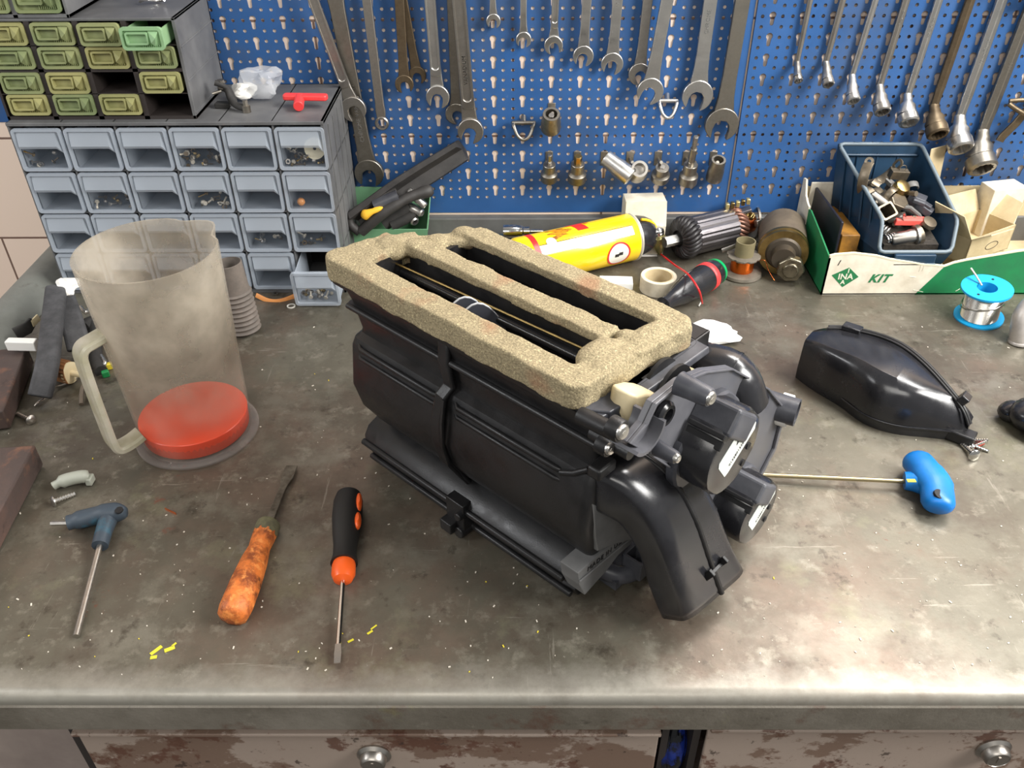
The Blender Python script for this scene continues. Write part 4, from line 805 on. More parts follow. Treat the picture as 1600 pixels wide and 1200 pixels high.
obj('base_flange', MB().lathe([(.0605, 0), (.0622, .0015), (.0622, .0035), (.0600, .0048), (.0556, .0052)], (0, 0, 0), (0, 0, 1), 64), clear_mat('clear_base_plastic', (206, 196, 190), .78, .12, transl=.2), jg, smooth=40)
hd = Vector((-.72, -.69, 0)).normalized(); sd = Vector((.69, -.72, 0))
hp = [hd*r+Vector((0, 0, z)) for r, z in ((.0550, .029), (.066, .0255), (.0765, .0245), (.0815, .0275), (.0835, .036), (.0838, .060), (.0838, .100), (.0832, .128), (.0820, .138), (.0775, .1435), (.069, .1455), (.0585, .1475))]
obj('handle', MB().strap(smooth_path(hp, 3), .0200, .0080, sd), JUGH, jg, smooth=35)
COOL = mat('red_coolant', (255, 74, 34), .25, spec=.5)
fl_ = MB().lathe([(.0515, .0064), (.0530, .008), (.0542, .0255), (.0535, .0262), (.001, .0262)], (0, 0, 0), (0, 0, 1), 56); lq = obj('coolant', fl_, COOL, jg, smooth=40)

# ribbed hose behind the jug
prof = []; 
for k in range(9): z = .002+k*.0062; prof += [(.0185, z), (.0205, z+.0022), (.0185, z+.0045)]
prof += [(.0180, .062), (.0172, .092), (.0160, .0925), (.0155, .06), (.0160, .004)]
hs_ = thing('ribbed_hose', 'short grey ribbed rubber hose standing on end behind the jug', 'hose', B(378, 528)+Vector((0, .016, 0)))
obj('hose', MB().lathe(prof, (0, 0, 0), (-.06, .05, 1), 32, cap=False), mat('dusty_rubber', (112, 102, 94), .7, col2=(84, 78, 72), scale=50), hs_, smooth=35)

# ------------------------------------------------------------------ hand tools on the bench
def along(a, b, lift=0): 
    d = (b-a); return frame(a, d, (0, 0, 1))
# orange and black screwdriver
a, b = B(545, 772, .0135), B(527, 1036, .0045); M = along(a, b); L_ = (b-a).length
sd1 = thing('screwdriver', 'slim screwdriver with a black and orange handle, blade pointing to the front edge', 'screwdriver', M=M)
hl_ = L_*.36
obj('handle', MB().lathe([(.006, 0), (.0115, .002), (.0135, .010), (.0138, .03), (.0122, .048), (.0104, .062), (.0102, .074), (.0118, .082)], (0, 0, 0), (1, 0, 0), 24), mat('black_grip', (30, 28, 26), .6), sd1, smooth=50)
obj('collar', MB().lathe([(.0095, .082), (.0102, .085), (.0102, .094), (.0080, .0995), (.003, .1015)], (0, 0, 0), (1, 0, 0), 24), ORANGE, sd1, smooth=45)
for x0, ln, sgn in ((.018, .024, 1), (.040, .020, 1)): obj('orange_inlay', MB().ball((x0, .0108, .0062), 1, 14, (ln*.5, .0032, .0052)), ORANGE, sd1)
obj('blade', MB().lathe([(.0022, .098), (.0022, L_-.016)], (0, 0, 0), (1, 0, 0), 14).loft([[(L_-.016, -.0022, -.0022), (L_-.016, .0022, -.0022), (L_-.016, .0022, .0022), (L_-.016, -.0022, .0022)], [(L_-.008, -.0028, -.0014), (L_-.008, .0028, -.0014), (L_-.008, .0028, .0014), (L_-.008, -.0028, .0014)], [(L_, -.0025, -.0005), (L_, .0025, -.0005), (L_, .0025, .0005), (L_, -.0025, .0005)]]), CHROME, sd1, smooth=40)
# old wooden-looking one
a, b = B(362, 966, .012), B(456, 728, .004); M = along(a, b); L_ = (b-a).length
OLD = layered('chewed_handle', (216, 118, 52), [(60, None, .42, .58, (128, 62, 30), .9, 2), (130, None, .52, .62, (236, 150, 78), .8, 4), (40, None, .60, .68, (120, 116, 40), .8, 6), (50, None, .60, .68, (60, 34, 26), .8, 9)], rough=.4, bump=.8, bscale=240)
sd2 = thing('chisel', 'old chewed orange-brown handled scraper with a grimy blade', 'chisel', M=M)
pr = [(.007, 0), (.0125, .003), (.0138, .012), (.0135, .035), (.0120, .060), (.0095, .078), (.0105, .088), (.0110, .096)]
obj('handle', MB().lathe(pr, (0, 0, 0), (1, 0, 0), 10), OLD, sd2, smooth=60)
obj('ferrule', MB().lathe([(.0106, .094), (.0112, .098), (.0108, .108), (.006, .109)], (0, 0, 0), (1, 0, 0), 18), mat('grimy_olive', (104, 100, 72), .7, col2=(74, 70, 54), scale=120, bump=.6, bscale=300), sd2, smooth=40)
obj('blade', MB().loft([[(x, -w_, -h_), (x, w_, -h_), (x, w_, h_), (x, -w_, h_)] for x, w_, h_ in ((.108, .0035, .0022), (.15, .0034, .0020), (L_-.045, .0030, .0016), (L_-.030, .0036, .0014), (L_-.018, .0062, .0012), (L_, .0056, .0010))]), mat('grimy_blade', (112, 104, 92), .6, .5, col2=(66, 58, 46), scale=90, bump=.6, bscale=300), sd2, smooth=30, bevel=.0005)
# dark T-handle key at the left
P0 = B(150, 806, .010); tl = thing('t_handle_key', 'dark blue-grey T-handle hex key with a short side key', 'hex key', P0)
ax_ = (B(196, 800, .010)-B(105, 816, .010)).normalized(); sh = (B(118, 993, .003)-B(158, 830, .010)); shd = sh.normalized()
TG = mat('slate_grip', (52, 62, 72), .5, col2=(40, 96, 116), scale=26, lo=.56, hi=.72)
Lx, Rx = B(106, 817, .010)-P0, B(198, 800, .012)-P0
obj('handle', MB().tube(smooth_path([Lx, Lx.lerp(Rx, .3)+Vector((0, .002, 0)), Lx.lerp(Rx, .65)+Vector((0, .002, .001)), Rx], 5), [(.0068, .0072)]*3+[(.0085, .0085)]*6+[(.0095, .0092)]*4+[(.0085, .0080), (.0070, .0060), (.0045, .004)], 16, flat=(0, 0, 1)).tube([B(172, 804, .010)-P0, B(163, 828, .010)-P0, B(156, 853, .009)-P0], [.0085, .0074, .0070], 14), TG, tl, smooth=60)
h0 = B(186, 797, .0195)-P0; obj('hanging_hole', MB().lathe([(.0036, -.001), (.0036, .0005)], h0, (0, -.2, 1), 18), DEEP, tl)
obj('shaft', MB().cyl(B(157, 849, .009)-P0, B(119, 994, .0030)-P0, .0026, .0026, 10), STEEL2, tl, smooth=40)
obj('side_key', MB().cyl(Lx+Vector((.006, 0, 0)), B(80, 818, .0085)-P0, .0022, .0022, 6), STEEL2, tl, smooth=30)
# blue T-handle key at the right
BLUEG = mat('bright_blue_grip', (10, 120, 200), .38, col2=(8, 100, 176), scale=20)
P1 = B(1445, 765, .013); bl = thing('t_handle_key', 'bright blue T-handle key, long thin shaft reaching under the heater unit', 'hex key', P1)
pa, pb = B(1428, 716, .013)-P1, B(1466, 796, .013)-P1
obj('handle', MB().tube(smooth_path([pa, pa.lerp(pb, .25)+Vector((.002, 0, .003)), pa.lerp(pb, .6)+Vector((.006, 0, .003)), pb], 6), [(.006, .007), (.0095, .0115), (.0112, .0135)]+[(.0122, .0150)]*5+[(.0118, .0165)]*5+[(.0112, .0150)]*4+[(.0100, .0130), (.0065, .0095)], 20, flat=(0, 0, 1)).tube([B(1448, 756, .013)-P1, B(1428, 752, .011)-P1, B(1413, 751, .010)-P1], [(.011, .013), (.0095, .0108), (.0080, .0095)], 14, flat=(0, 0, 1)), BLUEG, bl, smooth=70)
hh = B(1468, 772, .0245)-P1; obj('hanging_hole', MB().lathe([(.0052, -.002), (.0052, .0006)], hh, (.25, -.25, 1), 20), DEEP, bl)
obj('printed_mark', MB().box(B(1424, 751, .0205)-P1, (.008, .004, .0006)), mat('yellow_print', (206, 200, 60), .5), bl)
obj('shaft', MB().cyl(B(1413, 752, .010)-P1, B(1150, 740, .006)-P1, .0022, .0022, 12), mat('brassy_steel', (190, 176, 140), .3, 1), bl, smooth=40)

# ------------------------------------------------------------------ loose air duct at the right
DA = math.radians(-38); du = thing('air_duct', 'loose curved black air duct lying on the right of the bench', 'duct', (.345, -.343, 0), DA)
secs = [(0, 0, .034, .050), (.012, -.006, .042, .054), (.03, -.013, .050, .056), (.06, -.022, .054, .058), (.09, -.035, .050, .058), (.12, -.033, .036, .054), (.15, -.018, .018, .046), (.17, -.007, .011, .034), (.181, -.001, .008, .020)]
rings = []
for s_, tf, tb, zt in secs:
    k_ = .25+.75*min(1, s_/.09)
    P = [(tf, 0), (tf-.001, zt*.25), (tf+.003*k_, zt*.6), (tf+.009*k_, zt*(.85+.08*(1-k_))), (tf+.018*k_+.001, zt*.985), ((tf+tb)/2+.004, zt), (tb-.006, zt*.98), (tb-.001, zt*.92), (tb+.001, zt*.5), (tb+.001, 0)]
    rings.append([(s_, t_, z_) for t_, z_ in P])
obj('shell', MB().loft(catmull([[Vector(p) for p in r_] for r_ in rings], 4)), BLK2, du, smooth=50, bevel=.0015)
cr_ = [Vector((s_, tb-.004, zt*.985)) for s_, tf, tb, zt in secs[1:]]
obj('seam_strip', MB().tube(smooth_path(cr_, 5), .0024, 8), BLK, du, smooth=60); obj('seam_strip', MB().tube([p+Vector((0, -.005, .0008)) for p in smooth_path(cr_, 5)], .0014, 8), BLK, du, smooth=60)
obj('clip', MB().box((.036, .044, .058), (.020, .012, .006)), BLK2, du, bevel=.001); obj('clip', MB().box((.166, .009, .040), (.009, .012, .016), Matrix.Rotation(.5, 3, 'Y')), BLK2, du, bevel=.001)
obj('foot_tab', MB().box((.178, -.002, .007), (.026, .016, .012)), BLK, du, bevel=.0015)
obj('flange_lip', MB().tube(smooth_path([(s_, tf-.0015, .012) for s_, tf, tb, zt in secs[3:]], 4), .0012, 6), BLK2, du, smooth=60)
# dark part cut by the right edge
kp = thing('black_part', 'glossy black moulded part cut off by the right edge of the photo', 'car part', B(1600, 668))
obj('body', MB().ball((.010, 0, .016), 1, 18, (.030, .024, .018)).ball((-.006, .014, .010), 1, 14, (.018, .014, .012)), BLK2, kp, smooth=60)
obj('knob', MB().lathe([(.006, 0), (.0075, .006), (.006, .012), (.002, .014)], (-.004, -.020, .004), (-.2, -.4, 1), 18), BLK2, kp, smooth=40)
obj('bolt', MB().lathe([(.005, 0), (.005, .004), (.003, .006)], (.0, -.004, .032), (-.1, -.3, 1), 14), CHROME, kp, smooth=40)
tag(obj('black_casing', MB().prism([(.575, -.585), (.60, -.52), (.68, -.50), (.80, -.52), (.80, -.74), (.66, -.735), (.60, -.68)], .0, .11), BLK, bevel=.02, bseg=4), 'tall black plastic casing just outside the right edge, throwing shade inwards', 'car part') if False else None
# screws
def make_screw(name, lab, a, b, r=.0032, group='loose screws beside the air duct', m=CHROME):
    d = (b-a); T = thing(name, lab, 'screw', M=frame(a, d)); L__ = d.length
    obj('shank', MB().lathe([(r*.42, 0)]+[(r*(.52 if k % 2 else .40), L__*k/16) for k in range(1, 16)]+[(r*.15, L__)], (0, 0, 0), (1, 0, 0), 12), m, T, smooth=25)
    obj('head', MB().lathe([(r*.5, .0), (r*1.15, -.0002), (r*1.15, -.0012), (r*.8, -.0026), (r*.3, -.003)], (0, 0, 0), (1, 0, 0), 18), m, T, smooth=40); return T
make_screw('screw', 'screw with a broad washer head, lowest of the pile beside the air duct', B(1522, 711, .0055), B(1503, 693, .0015), .0055)
make_screw('screw', 'screw lying level, upper one of the pile beside the air duct', B(1514, 688, .004), B(1544, 688, .0018), .0040)
make_screw('screw', 'slanting screw of the pile, its tip to the lower right', B(1516, 694, .0035), B(1546, 706, .0012), .0030)
make_screw('screw', 'thin screw of the pile with a red wall plug under it', B(1519, 698, .0035), B(1542, 689, .0050), .0026)
tag(obj('wall_plug', MB().tube([B(1522, 698, .002), B(1536, 692, .002)], .0022, 8), mat('dark_red_plug', (150, 50, 40), .5), smooth=50), 'small dark red plug between the screws beside the air duct', 'plug')
make_screw('screw', 'single pale screw near the brown board at the left', B(48, 656, .0045), B(27, 646, .0018), .0048, None, STEEL2)
make_screw('rivet', 'pale flat-headed pin beside the grey clip', B(85, 783, .0040), B(119, 771, .0014), .0046, None, STEEL)
cp_ = thing('spring_clip', 'small pale grey plastic clip above the dark T-handle key', 'clip', B(115, 762))
obj('body', MB().tube(smooth_path([(-.016, -.004, .006), (-.006, .002, .008), (.008, .006, .009), (.014, .007, .007)], 4), [(.004, .006)]*3+[(.0065, .008)]*8+[(.004, .006)]*2, 12), mat('pale_grey_plastic', (158, 160, 148), .5), cp_, smooth=60)
obj('tab', MB().box((.015, .006, .005), (.006, .010, .008)), mat('pale_grey_plastic', (158, 160, 148), .5), cp_, bevel=.001)

# ------------------------------------------------------------------ solder reel and pipe bend
CYAN = mat('cyan_reel_plastic', (30, 158, 214), .35)
SOLD = mat('solder_wire', (188, 184, 176), .28, 1)
sb = B(1528, 497); sa = Vector((-.09, -.06, 1)).normalized(); rs = thing('solder_reel', 'bright blue reel of silvery solder wire in front of the green box', 'reel', sb)
R_t = .0285
obj('flange', MB().lathe([(.0125, .002), (R_t, .002), (R_t, .0045), (.0125, .0045)], (0, 0, 0), sa, 40, cap=False), CYAN, rs, smooth=30)
obj('flange', MB().lathe([(.0125, .043), (R_t*1.02, .043), (R_t*1.02, .0458), (.0130, .0458)], (0, 0, 0), sa, 40, cap=False), CYAN, rs, smooth=30)
obj('hub', MB().lathe([(.0130, .002), (.0130, .0458), (.0116, .0458), (.0116, .002)], (0, 0, 0), sa, 32, cap=False), CYAN, rs, smooth=40)
obj('wire_coil', MB().lathe([(.021+(.0007 if k % 2 else 0), .0045+k*.00085) for k in range(46)], (0, 0, 0), sa, 40, cap=False), SOLD, rs, smooth=60)
e1 = sa.orthogonal().normalized(); e2 = sa.cross(e1)
obj('loose_turn', MB().tube([sa*(.020+.009*math.cos(t+2.2))+(e1*math.cos(t)+e2*math.sin(t))*.0232 for t in [2*PI*k/40 for k in range(41)]], .0008, 6), SOLD, rs, smooth=60)
obj('loose_turn', MB().tube([sa*(.026+.006*math.cos(t+1.2))+(e1*math.cos(t)+e2*math.sin(t))*.0226 for t in [2*PI*k/40 for k in range(41)]], .0008, 6), SOLD, rs, smooth=60)
obj('wire_end', MB().tube([B(1534, 446, .045)-sb, B(1526, 432, .052)-sb, B(1517, 419, .058)-sb], .0013, 8), SOLD, rs, smooth=60)
for q_ in (-1, 1): obj('flange_hole', MB().lathe([(.0016, 0), (.0016, .0004)], sa*.0458+e1*(.0205*q_)+e2*.002, sa, 10), DEEP, rs)
pb_ = thing('metal_elbow', 'pale cast metal pipe elbow at the right edge behind the solder reel', 'pipe elbow', B(1592, 536))
obj('pipe', MB().tube(smooth_path([(0, 0, .001), (-.002, .004, .018), (-.001, .010, .034), (.010, .016, .046), (.030, .020, .050), (.06, .024, .048)], 5), .0115, 20), mat('cast_aluminium', (196, 190, 184), .42, .6, col2=(172, 166, 160), scale=60), pb_, smooth=60)
obj('end_ring', MB().lathe([(.0108, 0), (.0125, .001), (.0125, .003), (.0116, .0045)], (0, 0, 0), (-.05, .1, 1), 24), mat('cast_aluminium', (196, 190, 184), .42, .6), pb_, smooth=40)

# ------------------------------------------------------------------ the KIT box and what is in it
KX, KY = .426, -.160
kb = thing('cardboard_box', 'torn green and cream cardboard box marked KIT, at the right back', 'box', (KX, KY, 0))
KO = Vector((-KX, -KY, 0))
fp = MB()
crm = [(0, 0), (.122, 0), (.149, .041), (.135, .0425), (.118, .044), (.104, .047), (.078, .051), (.060, .056), (.030, .060), (.006, .058), (0, .056)]
grn = [(.122, 0), (.37, 0), (.37, .072), (.30, .069), (.27, .067), (.235, .062), (.200, .055), (.175, .050), (.160, .046), (.149, .041)]
fp.prism(crm, 0, .0022, (0, .0022, 0), (1, 0, 0), (0, 0, 1), (0, -1, 0), 0); fp.prism(grn, 0, .0022, (0, .0022, 0), (1, 0, 0), (0, 0, 1), (0, -1, 0), 1)
tp_ = [(x, z) for x, z in crm[2:][::-1]]+[(x, z) for x, z in grn[2:][::-1]]
rim = sorted(set(tp_)); fp.loft([[(x, .0026, z-.0006), (x, -.0004, z-.0004), (x+.0003, -.0006, z+.0016), (x, .0028, z+.0014)] for x, z in rim], m=2)
fpo = obj('front_panel', fp, [CARDW, GREENC, mat('torn_edge', (232, 222, 192), .9)], kb, smooth=0)
sp_ = MB(); lp = [(0, 0), (.150, 0), (.150, .096), (.138, .100), (.130, .080), (.10, .074), (.06, .066), (.03, .060), (0, .054)]
sp_.prism([(a_, b__) for a_, b__ in lp[:1]+[(.150, 0), (.150, .060), (.128, .066), (.10, .073), (.06, .066), (.03, .060), (0, .054)]], 0, .002, (0, 0, 0), (0, 1, 0), (0, 0, 1), (1, 0, 0), 1)
sp_.prism([(.104, .0), (.1505, .0), (.1505, .098), (.140, .100), (.130, .082), (.118, .076), (.108, .074)], -.0006, .0021, (0, 0, 0), (0, 1, 0), (0, 0, 1), (1, 0, 0), 0)
obj('side_panel', sp_, [CARDW, GREENC], kb, smooth=0)
obj('base_and_back', MB().bx(0, .37, 0, .152, .0004, .0022).bx(.0, .37, .1505, .1522, .001, .085).bx(.368, .37, 0, .152, 0, .07), CARD, kb, smooth=0)
def words(txt, size, P, ex, ey, m, par, name='printed_word', shear=0, off=0, ext=.00012, space=1, align='CENTER', mirror=False):
    c_ = bpy.data.curves.new('t', 'FONT'); c_.body = txt; c_.size = size; c_.extrude = ext; c_.align_x = align; c_.align_y = 'CENTER'; c_.shear = shear; c_.offset = off; c_.space_character = space
    o_ = bpy.data.objects.new('t', c_); C.objects.link(o_); me_ = bpy.data.meshes.new_from_object(o_.evaluated_get(bpy.context.evaluated_depsgraph_get())); bpy.data.objects.remove(o_)
    me_.materials.clear(); me_.materials.append(m); q_ = bpy.data.objects.new(name, me_); C.objects.link(q_); q_.parent = par
    X, Y = Vector(ex).normalized(), Vector(ey).normalized(); Z = X.cross(Y)
    q_.matrix_local = Matrix(((X.x, Y.x, Z.x, P[0]), (X.y, Y.y, Z.y, P[1]), (X.z, Y.z, Z.z, P[2]), (0, 0, 0, 1))); return q_
GINK = mat('green_ink', (30, 112, 66), .6); CINK = mat('cream_ink', (222, 216, 196), .7); BINK = mat('black_ink', (40, 36, 34), .7)
def kp_(px, py): p = W(px, py, KY); return (p.x-KX, p.z)
dm = [kp_(*q) for q in ((1299.5, 430), (1327, 418), (1341.5, 432.5), (1316, 448.5))]
dmo = obj('printed_diamond', MB().prism(dm, 0, .0003, (0, 0, 0), (1, 0, 0), (0, 0, 1), (0, -1, 0)), GINK, fpo, smooth=0)
cx_, cz2 = sum(a_ for a_, _ in dm)/4, sum(b__ for _, b__ in dm)/4
words('INA', .0115, (cx_, -.0005, cz2), (1, 0, 0), (0, 0, 1), CINK, dmo, 'printed_letters', off=.0002)
words('I', .0085, (cx_+.002, -.0005, cz2+.0085), (1, 0, 0), (0, 0, 1), CINK, dmo, 'printed_letters', off=.0002); words('A', .0085, (cx_-.002, -.0005, cz2-.0080), (1, 0, 0), (0, 0, 1), CINK, dmo, 'printed_letters', off=.0002)
a_, b__ = kp_(1373, 435.5); words('KIT', .0160, (a_, -.0003, b__), (1, 0, 0), (0, 0, 1), GINK, fpo, shear=.35, off=.0006, space=1.12)
a_, b__ = kp_(1310, 411); words('1', .011, (a_, -.0003, b__), (1, 0, 0), (0, 0, 1), BINK, fpo, shear=.3)
sc_ = MB()
for (x1, y1, x2, y2) in ((1436, 424, 1440, 413), (1441, 423, 1445, 414), (1452, 426, 1461, 418), (1421, 432, 1431, 433), (1427, 453, 1442, 456), (1493, 455, 1500, 451), (1466, 419, 1472, 412)):
    p, q_ = kp_(x1, y1), kp_(x2, y2); sc_.tube([(p[0], -.0001, p[1]), (q_[0], -.0001, q_[1])], .0004, 5)
obj('scratches', sc_, CINK, fpo)
# left contents of the box
def card_box(name, lab, cat, P, dims, rz, m, tilt=0): 
    T = obj(name, MB().box((0, 0, dims[2]/2), dims), m, None, bevel=.001); T.location = P; T.rotation_euler = (tilt, 0, rz); return tag(T, lab, cat)
card_box('file', 'dark flat file standing on edge inside the left of the torn box', 'file', (.444, -.072, .0100), (.0035, .112, .078), .02, mat('dark_metal', (52, 52, 62), .4, .6))
card_box('small_carton', 'yellow-brown carton beside the dark file inside the torn box', 'carton', (.463, -.074, .0030), (.024, .09, .062), .03, mat('amber_card', (168, 116, 34), .6, col2=(96, 66, 30), scale=30))
card_box('cardboard_flap', 'cream cardboard flap behind the yellow-brown carton', 'cardboard', (.455, -.0175, .0030), (.040, .003, .092), 0, CARDW)
# blue bin
NAVY = mat('blue_bin_plastic', (30, 60, 86), .45, col2=(24, 44, 60), scale=12); NAVR = mat('grey_blue_rim', (104, 116, 124), .45)
bn = thing('storage_bin', 'open blue plastic stacking bin heaped with metal scrap, set in the torn box', 'bin', (.53, -.09, .03)); bo = Vector((-.53, .09, -.03))
T6 = [Vector(p) for p in ((.459, -.020, .150), (.569, -.020, .149), (.590, -.128, .092), (.582, -.152, .058), (.490, -.152, .058), (.495, -.128, .092))]
B4 = [Vector(p) for p in ((.468, -.026, .050), (.560, -.026, .050), (.574, -.142, .026), (.499, -.142, .026))]
mb = MB().add([p+bo for p in T6+B4], [(0, 1, 7, 6), (1, 2, 3, 8, 7), (0, 6, 9, 4, 5), (3, 4, 9, 8), (6, 7, 8, 9)]); obj('shell', mb, NAVY, bn, smooth=0, solid=.0024)
rp_ = []
for i in range(6):
    a, b, c_ = T6[i-1], T6[i], T6[(i+1) % 6]
    for t in (.0, .5, 1): p0, p1 = b+(a-b).normalized()*.007, b+(c_-b).normalized()*.007; rp_.append(p0*(1-t)**2+b*2*t*(1-t)+p1*t*t)
rp_.append(rp_[0]); obj('rim', MB().tube([p+bo for p in rp_], .0026, 8, cap=False), NAVR, bn, smooth=60)
rb = MB()
for k in range(1, 5):
    t = k/5; a = T6[0].lerp(T6[5], t)+Vector((-.002, 0, -.004)); b = B4[0].lerp(B4[3], t)+Vector((-.002, 0, 0)); rb.tube([a+bo, b+bo], .0016, 6)
for k in (1, 2, 3): a = T6[0].lerp(T6[1], k/4); b = B4[0].lerp(B4[1], k/4); rb.tube([a+bo+Vector((0, -.002, -.012)), b+bo+Vector((0, -.002, 0))], .0014, 6)
rb.tube([T6[0].lerp(B4[0], .14)+bo+Vector((.002, -.003, 0)), T6[1].lerp(B4[1], .14)+bo+Vector((-.002, -.003, 0))], .0018, 6)
obj('ribs', rb, NAVY, bn, smooth=60)
obj('label_holder', MB().box(Vector((.536, -.1555, .050))+bo, (.052, .006, .013)), NAVY, bn, bevel=.0012).select_set(False)
obj('label_holder_lip', MB().box(Vector((.536, -.1590, .0440))+bo, (.054, .002, .0022)), NAVR, bn, bevel=.0005)
# scrap in the bin: every piece its own thing
def scrap_at(px, py, dz=0):
    y = -.038-(py-245)/140*.100; p = W(px, py, y); return Vector((p.x, p.y, p.z+dz))
SG = 'scrap parts heaped in the blue bin'
GRM = mat('grimy_metal', (138, 126, 108), .42, .75, col2=(92, 84, 72), scale=70, rvar=.1); GRP = mat('grey_moulding', (110, 108, 104), .5, col2=(84, 82, 80), scale=60)
def scrap(name, lab, cat, px, py, build, m, e=(0, 0, 0), s=30, bev=0):
    T = obj(name, build(MB()), m, None, smooth=s, bevel=bev); T.location = scrap_at(px, py); T.rotation_euler = e; return tag(T, lab, cat, SG)
arc = lambda r, a0, a1, n=14: [(r*math.cos(a0+(a1-a0)*k/n), 0, r*math.sin(a0+(a1-a0)*k/n)) for k in range(n+1)]
scrap('curved_bracket', 'tall curved metal bracket with a hole, back left of the bin', 'bracket', 1362, 276, lambda m: m.strap(arc(.028, -.9, 1.1), .013, .0022, (0, 1, 0)).ring(circ(.006, 16), circ(.0028, 16), -.001, .001, (.013, 0, .026), (0, 1, 0), (-.5, 0, .86), (.86, 0, .5)), GRM, (.1, .1, -2.3), 40)
scrap('curved_bracket', 'curved bracket with a slotted ear, back centre of the bin', 'bracket', 1378, 270, lambda m: m.strap(arc(.020, 3.3, 6.0), .012, .0024, (0, 1, 0)).ring(rrect(-.008, .008, -.0055, .0055, .005, 3), rrect(-.005, .005, -.0028, .0028, .0025, 3), -.001, .001, (.022, 0, .004), (.5, 0, .86), (0, 1, 0), (.86, 0, -.5)), GRM, (.5, -.3, .3), 40)
scrap('metal_block', 'small rectangular metal block with a wire loop on top, back of the bin', 'block', 1404, 272, lambda m: m.box((0, 0, 0), (.024, .010, .012)).ring(circ(.005, 14), circ(.004, 14), -.0005, .0005, (.002, 0, .009), (1, 0, 0), (0, 0, 1), (0, -1, 0)), GRM, (.2, .1, .1), 0, .0008)
scrap('metal_dome', 'round domed metal cap, centre right of the bin', 'cap', 1403, 295, lambda m: m.lathe([(.011, 0), (.011, .010), (.009, .014), (.004, .016)], (0, 0, -.004), (.2, -.5, .8), 20), BRASS, (0, 0, 0), 40)
scrap('angle_bracket', 'bent dark strip bracket near the middle of the bin', 'bracket', 1388, 290, lambda m: m.strap([(-.014, 0, .008), (-.006, 0, .002), (.006, 0, .006), (.012, 0, -.008)], .010, .0022, (0, 1, 0)), GRP, (.4, .3, .8))
scrap('angle_bracket', 'bent grey strip under the slotted bracket in the bin', 'bracket', 1362, 292, lambda m: m.strap([(-.012, 0, .004), (-.004, 0, .010), (.006, 0, .004), (.014, 0, .002)], .010, .0022, (0, 1, 0)), GRM, (-.4, .2, 2.3))
scrap('bushing', 'pale cylindrical bushing lying slantwise, left centre of the bin', 'bushing', 1374, 312, lambda m: m.lathe([(.0062, -.012), (.0062, .012), (.0042, .012), (.0042, -.010)], (0, 0, 0), (.75, -.55, -.45), 18), STEEL2)
scrap('steel_plate', 'faceted grey steel lump, centre of the bin', 'block', 1400, 318, lambda m: m.prism([(-.012, -.008), (.004, -.011), (.013, -.002), (.010, .009), (-.006, .010), (-.013, .002)], -.006, .008), GRM, (.6, .3, .2), 0, .001)
scrap('plastic_connector', 'black plastic connector block, upper right of the bin heap', 'connector', 1432, 312, lambda m: m.box((0, 0, 0), (.022, .014, .014)).box((.004, -.008, .003), (.016, .006, .006)), BLK3, (.2, .2, -.5), 0, .0014)
scrap('plastic_connector', 'second black connector below the other, right of the bin heap', 'connector', 1444, 326, lambda m: m.box((0, 0, 0), (.022, .012, .010)).box((.0, .0, .006), (.012, .008, .005)), BLK3, (.1, .4, -.6), 0, .0012)
scrap('square_socket', 'hollow square-mouthed steel tube, left of the bin heap', 'tube', 1379, 335, lambda m: m.ring(rrect(-.011, .011, -.010, .010, .003, 3), rrect(-.0085, .0085, -.0075, .0075, .002, 3), -.012, .014, (0, 0, 0), (1, 0, 0), (0, 1, 0), (0, 0, 1)), GRM, (.75, -.3, .4), 30)
scrap('red_moulding', 'light red plastic piece near the front of the bin', 'plastic piece', 1420, 346, lambda m: m.prism([(-.020, -.004), (.018, -.005), (.022, .004), (.010, .006), (-.018, .005)], -.004, .005), mat('coral_plastic', (236, 96, 86), .45), (.2, .05, .1), 0, .0014)
def spring(m, r, n, L__, th): return m.tube([(r*math.cos(t), -L__/2+L__*t/(2*PI*n), r*math.sin(t)) for t in [2*PI*n*k/(n*14) for k in range(n*14+1)]], th, 6)
scrap('coil_spring', 'small bright coil spring at the front left corner of the bin', 'spring', 1378, 357, lambda m: spring(m, .0055, 5, .018, .0009), STEEL, (.3, .2, 1.0), 60)
scrap('coil_spring', 'bright open coil spring at the front of the bin, left of the ribbed sleeve', 'spring', 1391, 372, lambda m: spring(m, .0060, 4, .014, .0011), CHROME, (.2, .1, -1.2), 60)
scrap('steel_sleeve', 'ribbed steel sleeve with a flange lying along the front of the bin', 'sleeve', 1413, 371, lambda m: m.lathe([(.0070, -.018), (.0085, -.016), (.0085, .004), (.0092, .006), (.0092, .012), (.0125, .013), (.0125, .016), (.0100, .018), (.008, .018)], (0, 0, 0), (1, .12, .12), 24), STEEL2, (0, 0, 0), 40)
scrap('steel_sleeve', 'short ring sleeve against the right side of the ribbed one', 'sleeve', 1434, 366, lambda m: m.lathe([(.0110, -.004), (.0125, -.003), (.0125, .003), (.0100, .004), (.0090, -.003)], (0, 0, 0), (.9, .2, .3), 24, cap=False), GRM, (0, 0, 0), 40)
scrap('steel_plate', 'small light plate on the left slope of the bin heap', 'plate', 1358, 308, lambda m: m.box((0, 0, 0), (.018, .010, .002)), STEEL2, (.5, .4, .9), 0, .0005)
scrap('clamp_half', 'dull half-round clamp below the metal cap in the bin', 'clamp', 1392, 305, lambda m: m.strap(arc(.010, .2, 2.9), .009, .0022, (0, 1, 0)), GRM, (.3, -.5, .5), 40)
